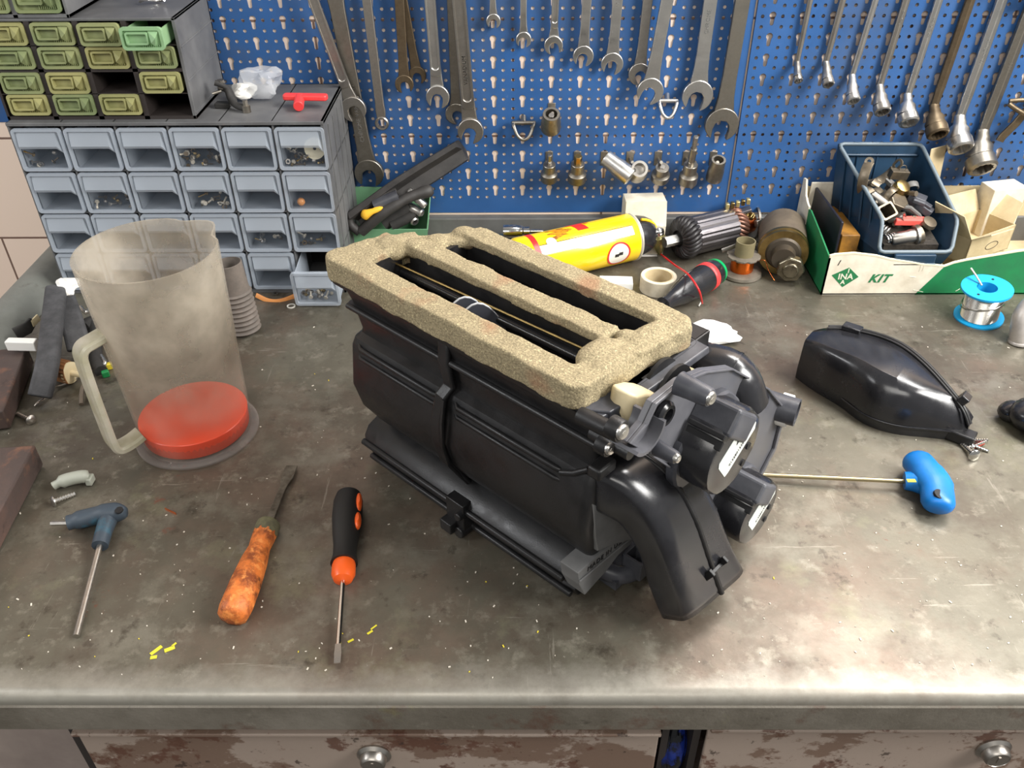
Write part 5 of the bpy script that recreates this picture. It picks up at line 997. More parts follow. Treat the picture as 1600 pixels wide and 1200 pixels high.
for nm, lab, cat_, px, py, bf, m_, e_ in (
    ('steel_bracket', 'folded steel bracket lying low between the curved bracket and the bushing', 'bracket', 1362, 300, lambda m: m.strap([(-.014, 0, 0), (-.004, 0, .006), (.004, 0, -.002), (.014, 0, .004)], .012, .0024, (0, 1, 0)), GRM, (.3, .1, .4)),
    ('steel_tab', 'flat steel tab with a hole, left edge of the bin heap', 'tab', 1370, 322, lambda m: m.ring(rrect(-.010, .010, -.006, .006, .003, 3), rrect(-.003, .003, -.003, .003, .0028, 3), -.001, .001), STEEL2, (.7, .2, .9)),
    ('hex_bolt', 'short grimy hexagon bolt beside the metal cap in the bin', 'bolt', 1416, 302, lambda m: m.prism(circ(.0065, 6), -.004, .001).cyl((0, 0, .001), (0, 0, .016), .0035, seg=12), GRM, (1.2, .4, .3)),
    ('cable_clip', 'grey plastic clip right of the metal cap, against the bin wall', 'clip', 1424, 292, lambda m: m.strap(arc(.008, .3, 4.2), .008, .002, (0, 1, 0)), GRP, (.6, .2, .2)),
    ('spacer_tube', 'small steel spacer tube between the square tube and the red piece', 'tube', 1401, 340, lambda m: m.ring(circ(.0062, 18), circ(.0042, 18), -.010, .010), STEEL2, (1.1, .3, .7)),
    ('bent_lever', 'dark bent lever under the black connectors in the bin', 'lever', 1424, 332, lambda m: m.tube([(-.016, 0, .002), (-.004, 0, .006), (.010, 0, 0), (.016, 0, -.006)], .0028, 8), GRP, (.2, .2, -.4)),
    ('pressed_cup', 'shallow pressed cup at the right front of the bin heap', 'cup', 1450, 350, lambda m: m.lathe([(.010, 0), (.009, .005), (.004, .006)], (0, 0, 0), (.2, -.4, .9), 18), GRM, (0, 0, 0))):
    scrap(nm, lab, cat_, px, py, bf, m_, e_, 35)
fillm = MB(); fillm.loft([[(.474, -.032, z_), (.560, -.032, z_), (.572, -.136, z_-.030), (.502, -.136, z_-.030)] for z_ in (.056, .090)]); tag(obj('scrap_heap', fillm, mat('grimy_fill', (70, 64, 56), .6, .4, col2=(40, 36, 32), scale=90, bump=1, bscale=160), smooth=0), 'dark mixed scrap filling the bottom of the blue bin', 'scrap', None, 'stuff')
bits('small_scrap', 'small mixed metal bits between the larger parts in the blue bin', .528, -.078, .074, .028, .030, .010, 60, [GRM, STEEL2, GRP], 21, 'scrap')
# brown carton with flaps
ct = thing('open_carton', 'small open brown carton with raised flaps, right of the blue bin', 'carton', (.640, -.085, .028), math.radians(30))
obj('tray', MB().bx(-.045, .045, -.028, -.0265, .0, .036).bx(-.045, .045, .0265, .028, 0, .036).bx(-.045, -.0435, -.028, .028, 0, .036).bx(.0435, .045, -.028, .028, 0, .036).bx(-.045, .045, -.028, .028, 0, .0015), CARD, ct, smooth=0)
for pts in (((-.045, -.028, .036), (.0, -.028, .036), (-.004, -.052, .052), (-.045, -.050, .052)), ((-.045, -.028, .036), (-.045, .028, .036), (-.066, .024, .074), (-.064, -.020, .070)), ((-.04, .028, .036), (.044, .028, .036), (.040, .040, .062), (-.034, .040, .066)), ((.045, .024, .036), (.045, -.024, .036), (.058, -.020, .060), (.060, .02, .064))):
    obj('flap', MB().add(pts, [(0, 1, 2, 3)]), CARD, ct, smooth=0, solid=.0012)
obj('printed_stamp', MB().ring(circ(.013, 24, ry=.0055), circ(.0122, 24, ry=.0048), 0, .0003, (.004, -.0281, .016), (1, 0, 0), (0, 0, 1), (0, -1, 0)), BINK, ct, smooth=0)
card_box('torn_card', 'tall torn strip of card leaning behind the brown carton', 'cardboard', (.600, -.028, .030), (.030, .002, .115), .5, CARD, -.10)
card_box('white_carton', 'white paper sleeve standing behind the brown carton', 'carton', (.690, -.035, .0030), (.05, .03, .095), .2, CARDW)

# ------------------------------------------------------------------ things along the back of the bench
# spray can
ca, cb_ = Vector((.187, -.058, .0335)), Vector((.020, -.136, .0335)); M = frame(ca, cb_-ca); sc2 = thing('spray_can', 'yellow aerosol can with a black and yellow cap, lying on its side', 'spray can', M=M)
YEL = mat('yellow_tin', (250, 206, 10), .26, col2=(252, 214, 20), scale=10, spec=.6, coat=.4)
canm = MB(); NS = 48
ringz = [0, .004, .06, .065, .095, .16]; 
obj('can_body', MB().lathe([(.0318, 0), (.0325, .002), (.0325, .172), (.026, .182), (.016, .188)], (0, 0, 0), (1, 0, 0), NS), YEL, sc2, smooth=40)
obj('rolled_rim', MB().lathe([(.0300, -.001), (.0334, -.001), (.0336, .0015), (.0325, .003)], (0, 0, 0), (1, 0, 0), NS), mat('tin_white', (222, 216, 200), .3, .5), sc2, smooth=40)
def can_patch(name, x0, x1, a0, a1, m, lift=.0003, shape=None):
    """printed patch wrapped on the can between two lengths and two angles (0 = up, growing towards the room)"""
    n = 14; rows = []
    for i in range(n+1):
        a_ = a0+(a1-a0)*i/n; xa, xb = (x0, x1) if shape is None else shape(i/n); rows.append([(x, (.0325+lift)*math.sin(a_)*CS, (.0325+lift)*math.cos(a_)) for x in (xa, (xa+xb)/2, xb)])
    return obj(name, MB().loft(rows, cap=False, closed=False), m, sc2, smooth=60)
CS = 1 if (M.to_3x3() @ Vector((0, 1, 0))).y < 0 else -1
WHP = mat('printed_white', (238, 234, 222), .3, spec=.6, coat=.3); OLV = mat('printed_brown', (140, 84, 20), .4, col2=(210, 140, 20), scale=120, lo=.45, hi=.55); RDP = mat('printed_red', (214, 44, 40), .35)
can_patch('white_band', .012, .150, math.radians(34), math.radians(56), WHP); can_patch('thin_line', .010, .150, math.radians(31.5), math.radians(32.8), BINK); can_patch('thin_line', .02, .150, math.radians(57), math.radians(57.8), mat('printed_grey', (150, 140, 110), .4))
can_patch('red_logo', .078, .088, math.radians(-22), math.radians(14), RDP, shape=lambda t: (.076-.004*t, .092-.004*t)); can_patch('red_logo', .070, .098, math.radians(-26), math.radians(-16), RDP)
can_patch('flame_print', .10, .13, math.radians(-14), math.radians(18), OLV, shape=lambda t: (.100+.006*math.sin(t*9), .126+.006*math.sin(t*13))); can_patch('flame_print', .064, .072, math.radians(-26), math.radians(-6), OLV, shape=lambda t: (.060+.010*t, .072)); can_patch('flame_print', .12, .14, math.radians(18), math.radians(30), OLV, .00025, shape=lambda t: (.110+.02*t, .132+.008*t))
can_patch('red_edge', .150, .158, math.radians(-60), math.radians(100), RDP)
RD = lambda x, a_, r: [(x+r*math.cos(t), a_+r*math.sin(t)/.0325) for t in [2*PI*k/28 for k in range(28)]]
def can_disc(name, x, a_, r, m, lift, r_in=0):
    f = lambda q: [(u, (.0325+lift)*math.sin(v)*CS, (.0325+lift)*math.cos(v)) for u, v in q]
    if r_in: obj(name, MB().loft([f(RD(x, a_, r)), f(RD(x, a_, r_in))], cap=False), m, sc2)
    else: obj(name, MB().loft([f(RD(x, a_, r*k)) for k in (1, .66, .33, .02)], cap=False), m, sc2)
can_disc('white_roundel', .038, math.radians(96), .0165, WHP, .0004); can_disc('red_roundel_ring', .038, math.radians(96), .0178, RDP, .0007, .0155); can_disc('white_roundel', .132, math.radians(30), .0070, WHP, .0008)
for q_, a_ in ((.034, 94), (.040, 97)): can_patch('roundel_mark', q_-.002, q_+.004, math.radians(a_-4), math.radians(a_+4), BINK, .0009)
words('x', .006, (.132, CS*.0336*math.sin(math.radians(30)), .0336*math.cos(math.radians(30))), (-1, 0, 0), (0, CS*-.86, .5), BINK, sc2) if False else None
obj('cap', MB().lathe([(.0285, -.001), (.0282, -.010), (.0262, -.020), (.0215, -.029), (.013, -.034), (.004, -.0355)], (0, 0, 0), (1, 0, 0), 36), BLK2, sc2, smooth=60)
obj('cap_stripe', MB().tube([(-.0345*math.sin(t)-.0012, 0.010*CS, .0292*math.cos(t)) for t in [PI*k/16-.0 for k in range(1, 12)]], .0020, 8), mat('yellow_plastic', (244, 196, 30), .4), sc2, smooth=60)
# carton, card, paper strip
wc = thing('small_carton', 'upright cream-white carton behind the spray can', 'carton', (.206, -.030, 0), math.radians(3))
obj('body', MB().box((0, 0, .022), (.058, .036, .044)).box((0, .003, .0615), (.056, .030, .033)), CARDW, wc, bevel=.0008)
obj('flap', MB().add([(-.029, -.0185, .044), (.029, -.0185, .0435), (.028, -.0125, .0785), (-.028, -.0125, .0785)], [(0, 1, 2, 3)]), CARDW, wc, smooth=0, solid=.0012)
card_box('white_card', 'small white block of card between the foam seal and the tape roll', 'card', B(962, 447), (.044, .020, .010), -.06, WHITE)
card_box('paper_strip', 'thin white paper strip behind the spray can', 'paper', B(1000, 405)+Vector((0, .012, 0)), (.050, .010, .0012), .03, WHITE)
# tape roll
tr_ = thing('tape_roll', 'roll of white masking tape lying flat beside the white card', 'tape', B(1027, 452)+Vector((0, 0, 0)))
obj('tape', MB().ring(circ(.0235, 40), circ(.0185, 40), 0, .021), mat('masking_tape', (220, 210, 188), .7, col2=(198, 186, 162), scale=90), tr_, smooth=40, bevel=.0008)
obj('core', MB().ring(circ(.0186, 40), circ(.0172, 40), .0005, .0205), CARD, tr_, smooth=40)
# black screwdriver with red and green bands
a, b = B(1121, 422, .0195), B(1052, 466, .0175); M = frame(a, b-a); sk = thing('screwdriver', 'stubby glossy black screwdriver handle with red and green bands', 'screwdriver', M=M)
Q = lambda pr: MB().lathe(pr, (0, 0, 0), (1, 0, 0), 32)
obj('handle', Q([(.004, -.004), (.0115, -.003), (.0160, .002), (.0176, .010), (.0186, .022), (.0186, .045), (.0178, .062), (.0150, .082), (.0112, .098), (.0090, .112), (.0100, .118), (.004, .120)]), BLK2, sk, smooth=60)
obj('green_band', Q([(.0135, -.0022), (.0166, .0015), (.0178, .0065), (.0165, .007)]), mat('green_plastic', (0, 160, 90), .35), sk, smooth=60)
obj('red_band', Q([(.0182, .019), (.0191, .020), (.0193, .028), (.0184, .029)]), REDP, sk, smooth=60)
obj('blade', Q([(.0032, .119), (.0032, .155)]), CHROME, sk, smooth=40)
# little lamp on a red lead
lp_ = thing('test_lamp', 'small silvery bulb in a greenish holder with a red lead', 'lamp', B(1032, 404)+Vector((0, .004, 0)))
la_ = Vector((-.18, .05, 1)).normalized()
obj('holder', MB().lathe([(.0022, .004), (.0045, .008), (.0095, .018), (.0115, .026), (.0108, .031), (.007, .033)], (0, 0, 0), la_, 22), mat('tarnished_holder', (120, 122, 84), .35, .8, col2=(170, 150, 90), scale=80), lp_, smooth=50)
obj('bulb', MB().ball(la_*.0385, .0092, 18), CHROME, lp_)
w0 = lp_.location; wp = [Vector((0, 0, .005)), B(1054, 414, .022)-w0, B(1072, 426, .042)-w0, B(1084, 440, .043)-w0, B(1093, 456, .034)-w0, B(1097, 474, .006)-w0]
obj('lead', MB().tube(smooth_path(wp, 8), .0013, 8), mat('red_insulation', (200, 30, 34), .4), lp_, smooth=60)
obj('bare_end', MB().tube([B(1096, 471, .006)-w0, B(1092, 478, .0015)-w0], .0009, 6), WHITE, lp_)
# armature
a, b = B(1066, 372, .030), B(1152, 351, .030); d_ = (b-a); M = frame(a, d_); LL = d_.length; am = thing('motor_armature', 'starter motor armature with black windings and copper bars', 'armature', M=M)
co = MB().prism([(.0265*math.cos(2*PI*k/64)*(1 if k % 4 else .955), .0265*math.sin(2*PI*k/64)*(1 if k % 4 else .955)) for k in range(64)], .012, LL-.014, (0, 0, 0), (0, 1, 0), (0, 0, 1), (1, 0, 0))
obj('laminated_core', co, mat('lamination_steel', (134, 130, 132), .34, .9, col2=(100, 96, 98), scale=50, stretch=(1, 12, 12), rvar=.1), am, smooth=30)
wi = MB()
for k in range(26): t = 2*PI*k/26; wi.tube(smooth_path([(.014, .025*math.cos(t), .025*math.sin(t)), (.004, .0275*math.cos(t+.12), .0275*math.sin(t+.12)), (-.004, .0235*math.cos(t+.28), .0235*math.sin(t+.28)), (-.005, .012*math.cos(t+.4), .012*math.sin(t+.4))], 4), .0030, 6)
wi.lathe([(.02, -.003), (.024, .014)], (0, 0, 0), (1, 0, 0), 24); obj('end_winding', wi, mat('varnished_winding', (36, 33, 34), .45), am, smooth=60)
w2 = MB()
for k in range(26): t = 2*PI*k/26; w2.tube(smooth_path([(LL-.015, .024*math.cos(t), .024*math.sin(t)), (LL-.008, .0265*math.cos(t+.15), .0265*math.sin(t+.15)), (LL+.002, .022*math.cos(t+.4), .022*math.sin(t+.4)), (LL+.006, .015*math.cos(t+.5), .015*math.sin(t+.5))], 4), .0024, 6)
w2.lathe([(.021, LL-.012), (.018, LL+.004)], (0, 0, 0), (1, 0, 0), 24); obj('copper_winding', w2, mat('dusty_copper', (150, 106, 88), .42, .7, col2=(108, 84, 74), scale=60), am, smooth=60)
obj('shaft', MB().lathe([(.0075, -.030), (.0078, -.028), (.0078, 0)], (0, 0, 0), (1, 0, 0), 8).lathe([(.006, LL), (.006, LL+.030)], (0, 0, 0), (1, 0, 0), 18), STEEL, am, smooth=20)
cm = MB(); cm.lathe([(.0155, LL+.006), (.0155, LL+.022)], (0, 0, 0), (1, 0, 0), 30); obj('commutator', cm, COPPER, am, smooth=30)
bh = thing('brush_holder', 'cluster of brass terminals and carbon brushes at the end of the armature', 'brush holder', B(1166, 352, .030))
rg = random.Random(7)
obj('carrier_ring', MB().ring(circ(.024, 30), circ(.0195, 30), -.0015, .0015, (.016, .010, -.002), (0, 1, 0), (0, 0, 1), (1, .4, 0)), STEELD, bh, smooth=40)
for k in range(6):
    p = Vector((rg.uniform(-.014, .014), rg.uniform(-.010, .004), rg.uniform(-.018, .012))); obj('brush', MB().box(p, (.009, .007, .009), Matrix.Rotation(rg.uniform(0, 2), 3, 'Z') @ Matrix.Rotation(rg.uniform(-.5, .5), 3, 'X')), [COPPER, BRASS, DEEP, mat('pink_brush', (206, 120, 116), .5), STEEL2, DEEP][k], bh, bevel=.0008)
for k in range(4): p = Vector((rg.uniform(-.010, .008), rg.uniform(-.010, .004), rg.uniform(.010, .020))); obj('terminal_nut', MB().lathe([(.0055, 0), (.0055, .005), (.0028, .005), (.0028, 0)], p, (rg.uniform(-.6, .6), -.5, 1), 6, cap=False), BRASS, bh, smooth=20, bevel=.0005)
tb_ = thing('terminal_strip', 'brass terminal strip with white teeth above the armature', 'terminal strip', W(1152, 326, -.020))
obj('strip', MB().box((0, 0, -.006), (.040, .014, .004), Matrix.Rotation(-.32, 3, 'Y')), mat('grey_steel_strip', (120, 118, 122), .4, .8), tb_, bevel=.0006)
for k in range(5): obj('tooth', MB().box((-.014+k*.007, .002, .003+k*.0018), (.0050, .007, .008)), BRASS if k % 2 else mat('pale_brass', (226, 204, 140), .3, .8), tb_, bevel=.0008)
tag(obj('support_block', MB().bx(.318, .345, -.026, -.013, 0, .052), RUB, smooth=0, bevel=.002), 'dark block standing behind the armature', 'block')
# spool of copper wire
sp = thing('wire_spool', 'old spool of orange copper wire in front of the armature', 'spool', B(1157, 428)); KH = mat('khaki_spool', (128, 118, 86), .6, col2=(104, 96, 72), scale=50)
obj('flange', MB().lathe([(.0270, 0), (.0280, .002), (.0270, .0055), (.020, .007), (.012, .007)], (0, 0, 0), (0, 0, 1), 36), mat('grey_bakelite', (112, 104, 92), .6, col2=(84, 78, 68), scale=60), sp, smooth=30)
obj('wire_coil', MB().lathe([(.0150+(.0004 if k % 2 else 0), .007+k*.0008) for k in range(25)], (0, 0, 0), (0, 0, 1), 36), mat('enamelled_copper', (228, 112, 40), .22, .9), sp, smooth=60)
fl2 = MB(); n_t = 40; fl2.prism([((.0225 if k % 5 else .0205)*math.cos(2*PI*k/n_t), (.0225 if k % 5 else .0205)*math.sin(2*PI*k/n_t)) for k in range(n_t)], .0268, .0296); obj('flange', fl2, mat('grey_bakelite', (112, 104, 92), .6), sp, smooth=20, bevel=.0006)
obj('tube', MB().lathe([(.0125, .029), (.0128, .050), (.0114, .050), (.0112, .030)], (0, 0, 0), (0, 0, 1), 32, cap=False), KH, sp, smooth=40)
obj('wire_end', MB().tube(smooth_path([(.016, -.006, .022), (.026, -.010, .026), (.032, -.016, .014), (.040, -.024, .003)], 6), .0006, 6), COPPER, sp, smooth=60)
tag(obj('lead_strip', MB().strap([B(1128, 392, .030), B(1150, 384, .036)], .006, .0014, (0, .2, 1)), STEEL2), 'short pale metal strip between the armature and the wire spool', 'strip')
# starter solenoid
a, b = Vector((.400, -.040, .034)), Vector((.386, -.100, .0335)); d_ = b-a; M = frame(a, d_); LL = d_.length; st = thing('starter_solenoid', 'dusty brown starter solenoid with a brass ring, beside the torn box', 'starter part', M=M)
DST = mat('dusty_casing', (108, 96, 80), .75, .3, col2=(84, 74, 64), scale=40, rvar=.1)
obj('casing', MB().lathe([(.022, -.010), (.030, -.006), (.0318, 0), (.0318, LL-.008), (.030, LL-.004)], (0, 0, 0), (1, 0, 0), 40), DST, st, smooth=40)
obj('brass_ring', MB().lathe([(.0300, LL-.006), (.0330, LL-.005), (.0330, LL), (.0300, LL+.001), (.0300, LL+.003), (.0326, LL+.004), (.0322, LL+.008), (.024, LL+.009)], (0, 0, 0), (1, 0, 0), 44), BRASS, st, smooth=35)
obj('nose', MB().lathe([(.024, LL+.008), (.021, LL+.012), (.016, LL+.013), (.015, LL+.026)], (0, 0, 0), (1, 0, 0), 36), mat('dark_nose', (74, 66, 56), .5, .5), st, smooth=40)
nc = (M.inverted() @ (B(1236, 412, .022)+Vector((-.004, -.012, 0)))); obj('end_nut', MB().prism(circ(.0185, 7), -.006, .007, nc, (0, 1, 0), (0, 0, 1), (1, 0, 0)).prism(circ(.011, 10), .006, .010, nc, (0, 1, 0), (0, 0, 1), (1, 0, 0)), mat('oily_steel', (130, 122, 104), .25, .8, col2=(84, 78, 66), scale=70, rvar=.1), st, smooth=20, bevel=.002)
# chrome extension and tool roll behind the heater box
te = thing('socket_extension', 'chrome socket adaptor lying against the back rail, left of the can', 'socket', W(800, 362, -.052)); 
obj('body', MB().lathe([(.0095, 0), (.0095, .018), (.0085, .020), (.0085, .026), (.0065, .028), (.0065, .036), (.003, .038), (.003, .055)], (-.012, 0, 0), (1, .02, 0), 24), CHROME, te, smooth=35)
tag(obj('tool_roll', MB().tube([(-.03, -.030, .012), (.05, -.028, .012), (.13, -.028, .012)], .0115, 14).tube([(.0+.006*k, -.040+.002*math.sin(k*1.7), .020) for k in range(20)], .0030, 8), mat('dark_teal_cloth', (26, 38, 46), .6, col2=(60, 80, 90), scale=120), smooth=60), 'dark teal tool roll along the foot of the back rail behind the can', 'tool roll')

# green tray with rubber profile
GT = mat('green_tray_plastic', (110, 156, 118), .42, col2=(92, 138, 102), scale=18)
gt = thing('green_tray', 'light green plastic tray with a black rubber profile thrust into it', 'tray', (-.150, -.050, 0))
def trayring(z, x0, x1, y0, y1, r=.004): return [(x, y, z) for x, y in rrect(x0, x1, y0, y1, r, 3)]
obj('shell', MB().loft([trayring(.001, -.042, .046, -.016, .030), trayring(.060, -.052, .055, -.020, .044), trayring(.078, -.054, .058, -.0205, .0455), trayring(.078, -.050, .054, -.018, .043), trayring(.058, -.048, .051, -.0175, .041), trayring(.004, -.038, .042, -.013, .028)]), GT, gt, smooth=30) if False else None
pv = [(-.045, -.016, .012), (.050, -.016, .012), (.050, .030, .012), (-.045, .030, .012), (-.054, -.020, .052), (.058, -.020, .052), (.060, .040, .086), (-.050, .040, .088)]
obj('shell', MB().add(pv, [(0, 1, 2, 3), (0, 1, 5, 4), (1, 2, 6, 5), (2, 3, 7, 6), (3, 0, 4, 7)]), GT, gt, smooth=0, solid=.0024)
obj('foot', MB().bx(-.044, .049, -.015, .029, 0, .013), GT, gt, smooth=0)
rpq = thing('rubber_profile', 'long black folded rubber profile with yellow inside, leaning up out of the green tray', 'rubber profile', (-.19, -.05, .055)); ro = Vector((.19, .05, -.055))
p_lo, p_hi = W(560, 343, -.072), W(722, 232, -.016)
RUBB = mat('black_rubber_profile', (40, 38, 37), .6, col2=(60, 57, 55), scale=40)
ctr = smooth_path([p_lo, p_lo.lerp(p_hi, .45)+Vector((0, 0, .004)), p_hi], 6); side = Vector((.35, 0, -.94)).cross(Vector((0, 1, 0)))
rings = []
for i, p in enumerate(ctr):
    t = i/(len(ctr)-1); k = .0180-.0035*t; dz, dy = Vector((-.55, -.15, .82)), Vector((.0, -1, -.15))
    rings.append([p+dz*a_*k+dy*b__*k for a_, b__ in ((-1.0, .1), (-1.1, .5), (-.8, .9), (-.45, .5), (0, .15), (.45, .5), (.8, .9), (1.1, .5), (1.0, .1), (.6, -.7), (-.6, -.7))])
obj('channel', MB().loft([[q+ro for q in r_] for r_ in rings]), RUBB, rpq, smooth=45)
obj('outer_lip', MB().tube([q+ro for q in smooth_path([p_lo+Vector((.004, -.012, -.012)), W(600, 332, -.082), W(640, 308, -.068), W(676, 297, -.055)], 6)], [.0075]*10+[.0070]*5+[.0085, .0085, .008, .005], 12), RUBB, rpq, smooth=60)
obj('outer_lip', MB().tube([q+ro for q in smooth_path([p_lo+Vector((.002, -.012, -.013)), p_lo+Vector((-.010, -.010, .0)), p_lo+Vector((-.002, -.006, .014)), W(620, 298, -.062)], 6)], .0060, 12), RUBB, rpq, smooth=60)
yl = MB().tube([q+ro for q in smooth_path([W(566, 338, -.084), W(578, 332, -.086), W(598, 324, -.084)], 4)], [(.003, .003), (.006, .005), (.0075, .006), (.006, .005), (.005, .004), (.004, .003), (.004, .003), (.003, .002), (.001, .001)], 10)
obj('yellow_lining', yl, mat('yellow_foam', (240, 184, 50), .6), rpq, smooth=60)
obj('inner_tube', MB().tube([q+ro for q in (W(585, 322, -.076), W(622, 306, -.070))], .0085, 14), BLK3, rpq, smooth=40)
for i, (px, py, d3, r_, nm, lab) in enumerate(((660, 318, (.6, -.3, -.5), .0058, 'socket', 'uppermost silvery socket poking out of the green tray'), (655, 331, (.7, -.4, -.2), .0066, 'socket', 'middle silvery socket poking out of the green tray'), (646, 344, (.5, -.7, -.2), .0072, 'socket', 'lowest silvery socket at the corner of the green tray'))):
    c_ = W(px, py, -.062); T = thing(nm, lab, 'socket', c_, group='sockets in the green tray'); dd = Vector(d3).normalized()
    obj('body', MB().lathe([(r_*.8, -.026), (r_, -.024), (r_, -.006), (r_*.86, -.004), (r_*.86, .004), (r_*.6, .0055), (r_*.55, -.002), (.0001, -.002)], (0, 0, 0), dd, 18), STEEL, T, smooth=35)
obj_tool = tag(obj('dark_tools', MB().tube([W(600, 350, -.060), W(640, 322, -.052)], .010, 10).tube([W(612, 352, -.064), W(650, 334, -.058)], .008, 10), RUB, smooth=60), 'dark oily tool grips under the rubber profile in the green tray', 'tool')

# ------------------------------------------------------------------ clutter at the left end
FS = mat('dark_foam_strip', (58, 58, 60), .8, col2=(84, 84, 86), scale=50, bump=.4, bscale=300)
def fstrip(lab, pts, wd, th): return tag(obj('foam_strip', MB().strap(smooth_path(pts, 5), wd, th, (1, .45, .0)), FS, smooth=40, bevel=.0015), lab, 'foam strip', 'grey foam strips at the left end')
fstrip('longer grey foam strip, reaching nearest the brown boards', [B(88, 450, .050), B(80, 520, .044), B(74, 570, .034), B(62, 620, .012)], .024, .012)
fstrip('shorter grey foam strip behind, ending at the jug handle', [B(96, 456, .040), B(108, 490, .036), B(118, 522, .028), B(124, 546, .016)], .026, .010)
crumple('paper_scrap', B(104, 448, .050), (.026, .018, .013), 13, WHITE, 'crumpled white paper beside the top of the foam strips', 'paper', .9)
card_box('eraser', 'white rectangular block on the corner of the upper brown board', 'block', B(38, 545, .030), (.034, .010, .012), -.05, WHITE)
kn = thing('spindle_dial', 'brown ribbed knob with a cream spindle, under the foam strips', 'knob', B(106, 596, .0)+Vector((0, 0, .0145)))
obj('knob', MB().prism([(.0135*(1 if k % 2 else .95)*math.cos(2*PI*k/36), .0135*(1 if k % 2 else .95)*math.sin(2*PI*k/36)) for k in range(36)], -.014, .008, (0, 0, 0), (0, 1, 0), (0, 0, 1), Vector((1, -.35, 0)).normalized()), mat('brown_knob', (146, 98, 58), .5, col2=(110, 72, 44), scale=60), kn, smooth=20)
ks = Vector((1, -.35, 0)).normalized(); obj('collar', MB().lathe([(.0125, .008), (.0125, .011), (.009, .012), (.006, .012)], (0, 0, 0), ks, 24), CREAM, kn, smooth=40); obj('spindle', MB().lathe([(.0034, .012), (.0034, .036)], (0, 0, 0), ks, 14), CREAM, kn, smooth=40)
tag(obj('twisted_wire', MB().tube(smooth_path([B(54, 634, .001), B(60, 628, .003), B(78, 618, .002), B(84, 606, .004), B(100, 600, .003), B(126, 588, .006)], 6), .0012, 6), STEEL2, smooth=60), 'thin twisted wire in front of the foam strips', 'wire')
pd_ = thing('wooden_stick', 'grimy little paddle lying among the left clutter near the side upstand', 'stick', B(45, 520)); po_ = B(45, 520)
obj('blade', MB().strap([B(24, 522, .014)-po_, B(44, 512, .016)-po_, B(50, 504, .018)-po_], .016, .004, (.2, .3, .9)), RUB, pd_); obj('tip', MB().strap([B(50, 506, .018)-po_, B(60, 496, .020)-po_], .010, .003, (.2, .3, .9)), CREAM, pd_)
rg = random.Random(31)
for px, py, col, lab in ((144, 520, (50, 70, 190), 'blue plastic clip between the foam strip and the jug'), (165, 584, (30, 130, 70), 'small green plug beside the jug handle'), (170, 572, (220, 200, 60), 'tiny yellow piece beside the jug handle')):
    tag(obj('plastic_piece', MB().box(B(px, py, .004), (.014 if col[2] > 100 else .008, .006, .008), Matrix.Rotation(.5, 3, 'Z')), mat('piece_%d' % col[1], col, .4), bevel=.0012), lab, 'plastic piece')
tag(obj('black_plug', MB().tube(smooth_path([B(130, 512, .018), B(146, 505, .014), B(150, 560, .008), B(158, 580, .005)], 4), .0075, 10), RUB, smooth=60), 'dark rubber grommet behind the second foam strip', 'grommet')
for pts, lab in (([B(126, 480, .020), B(134, 488, .022), B(140, 482, .018)], 'bright bent clip behind the foam strips'), ([B(158, 556, .010), B(164, 566, .010), B(160, 574, .006)], 'pale hooked clip beside the jug handle')):
    tag(obj('metal_clip', MB().tube(smooth_path(pts, 5), .0026, 8), STEEL, smooth=60), lab, 'clip')
tag(obj('shackle', MB().tube(smooth_path([B(127, 632, .003), B(128, 610, .008), B(134, 596, .010), B(144, 600, .008), B(143, 630, .003)], 5), .0026, 8), mat('dirty_shackle', (112, 102, 90), .5, .5), smooth=60), 'grimy U-shaped shackle left of the jug handle', 'shackle')
bd = obj('brown_board', MB().box((0, 0, .014), (.20, .20, .026)), PLANK, bevel=.002); bd.location = (-.533, -.600, .0006); bd.rotation_euler = (0, 0, math.radians(6)); tag(bd, 'thick rusty-brown board at the left edge, below the other one', 'board')
bd2 = obj('brown_board', MB().box((0, 0, .013), (.10, .125, .024)), PLANK, bevel=.002); bd2.location = (-.568, -.385, .0006); bd2.rotation_euler = (0, 0, math.radians(14)); tag(bd2, 'smaller brown board at the left edge carrying the white block', 'board')
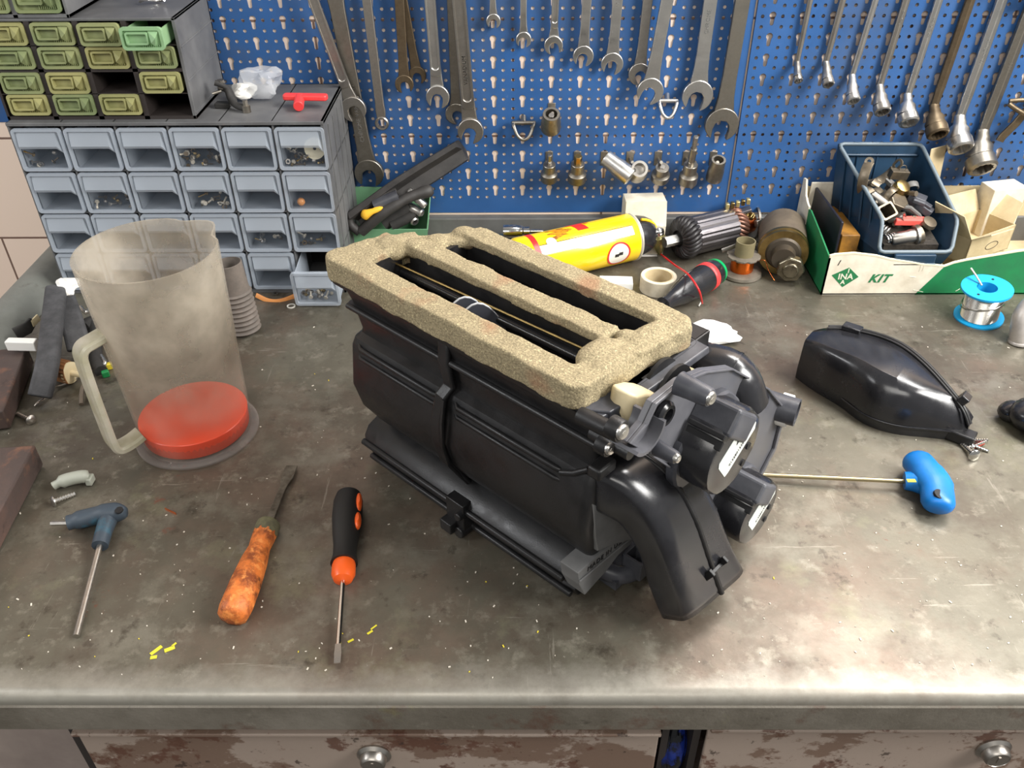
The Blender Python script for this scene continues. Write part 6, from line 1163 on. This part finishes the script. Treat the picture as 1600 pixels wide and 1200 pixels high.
# small litter on the worktop
tag(obj('orange_peeling', MB().strap(smooth_path([B(400, 461, .006), B(420, 470, .001), B(440, 470, .001), B(464, 461, .003)], 5), .006, .0008, (0, .5, 1)), mat('orange_strip', (214, 140, 72), .5), smooth=60), 'thin curved orange sliver in front of the clear drawers', 'sliver')
tag(obj('washer', MB().ring(circ(.0055, 24), circ(.0040, 24), .0002, .0014, B(455, 479)), mat('pale_ring', (200, 196, 186), .5)), 'small pale ring on the bench in front of the pulled-out drawer', 'ring')
tag(obj('nut', MB().ring(circ(.004, 6), circ(.002, 12)[::2], .0002, .003, B(431, 461)), STEELD), 'tiny dark nut beside the orange sliver', 'nut')
tag(obj('metal_sliver', MB().strap([B(258, 795, .001), B(275, 803, .001)], .003, .0006, (0, 0, 1)), COPPER), 'tiny coppery sliver between the T-handle key and the jug', 'sliver')
crumple('paper_wad', B(1112, 518, .0085), (.044, .026, .008), 17, mat('bright_paper', (250, 250, 248), .8), 'torn white paper lying on the bench behind the heater unit', 'paper', .7)
cr2 = MB(); rg = random.Random(12)
for k in range(300):
    px = rg.uniform(0, 1600); py = 480+600*rg.random()**.8; p = B(px, py, .0004)
    if p.y < -.735 or p.x < -.56: continue
    s_ = rg.uniform(.0004, .0012); cr2.box(p, (s_*rg.uniform(1, 2.4), s_, .0006), Matrix.Rotation(rg.uniform(0, 3), 3, 'Z'), m=0 if k % 12 else 1)
tag(obj('crumbs', cr2, [mat('pale_crumb', (206, 198, 184), .6), mat('yellow_crumb', (216, 196, 60), .6)], smooth=0), 'pale crumbs and metal dust scattered over the bench top', 'crumbs', None, 'stuff')
pm = MB()
for px, py, l_, w_, a_ in ((244, 1016, .010, .003, .9), (240, 1027, .005, .003, .2), (265, 1014, .008, .0035, .5), (272, 1007, .004, .0016, .9), (548, 1001, .005, .0018, .6), (578, 988, .005, .0018, .7), (584, 980, .006, .0012, .8)):
    pm.box(B(px, py, .0003), (l_, w_, .0004), Matrix.Rotation(a_, 3, 'Z'))
o = obj('paint_spots', pm, mat('yellow_paint', (206, 194, 52), .6), bt, smooth=0); o.location = D; o['kind'] = 'stuff'
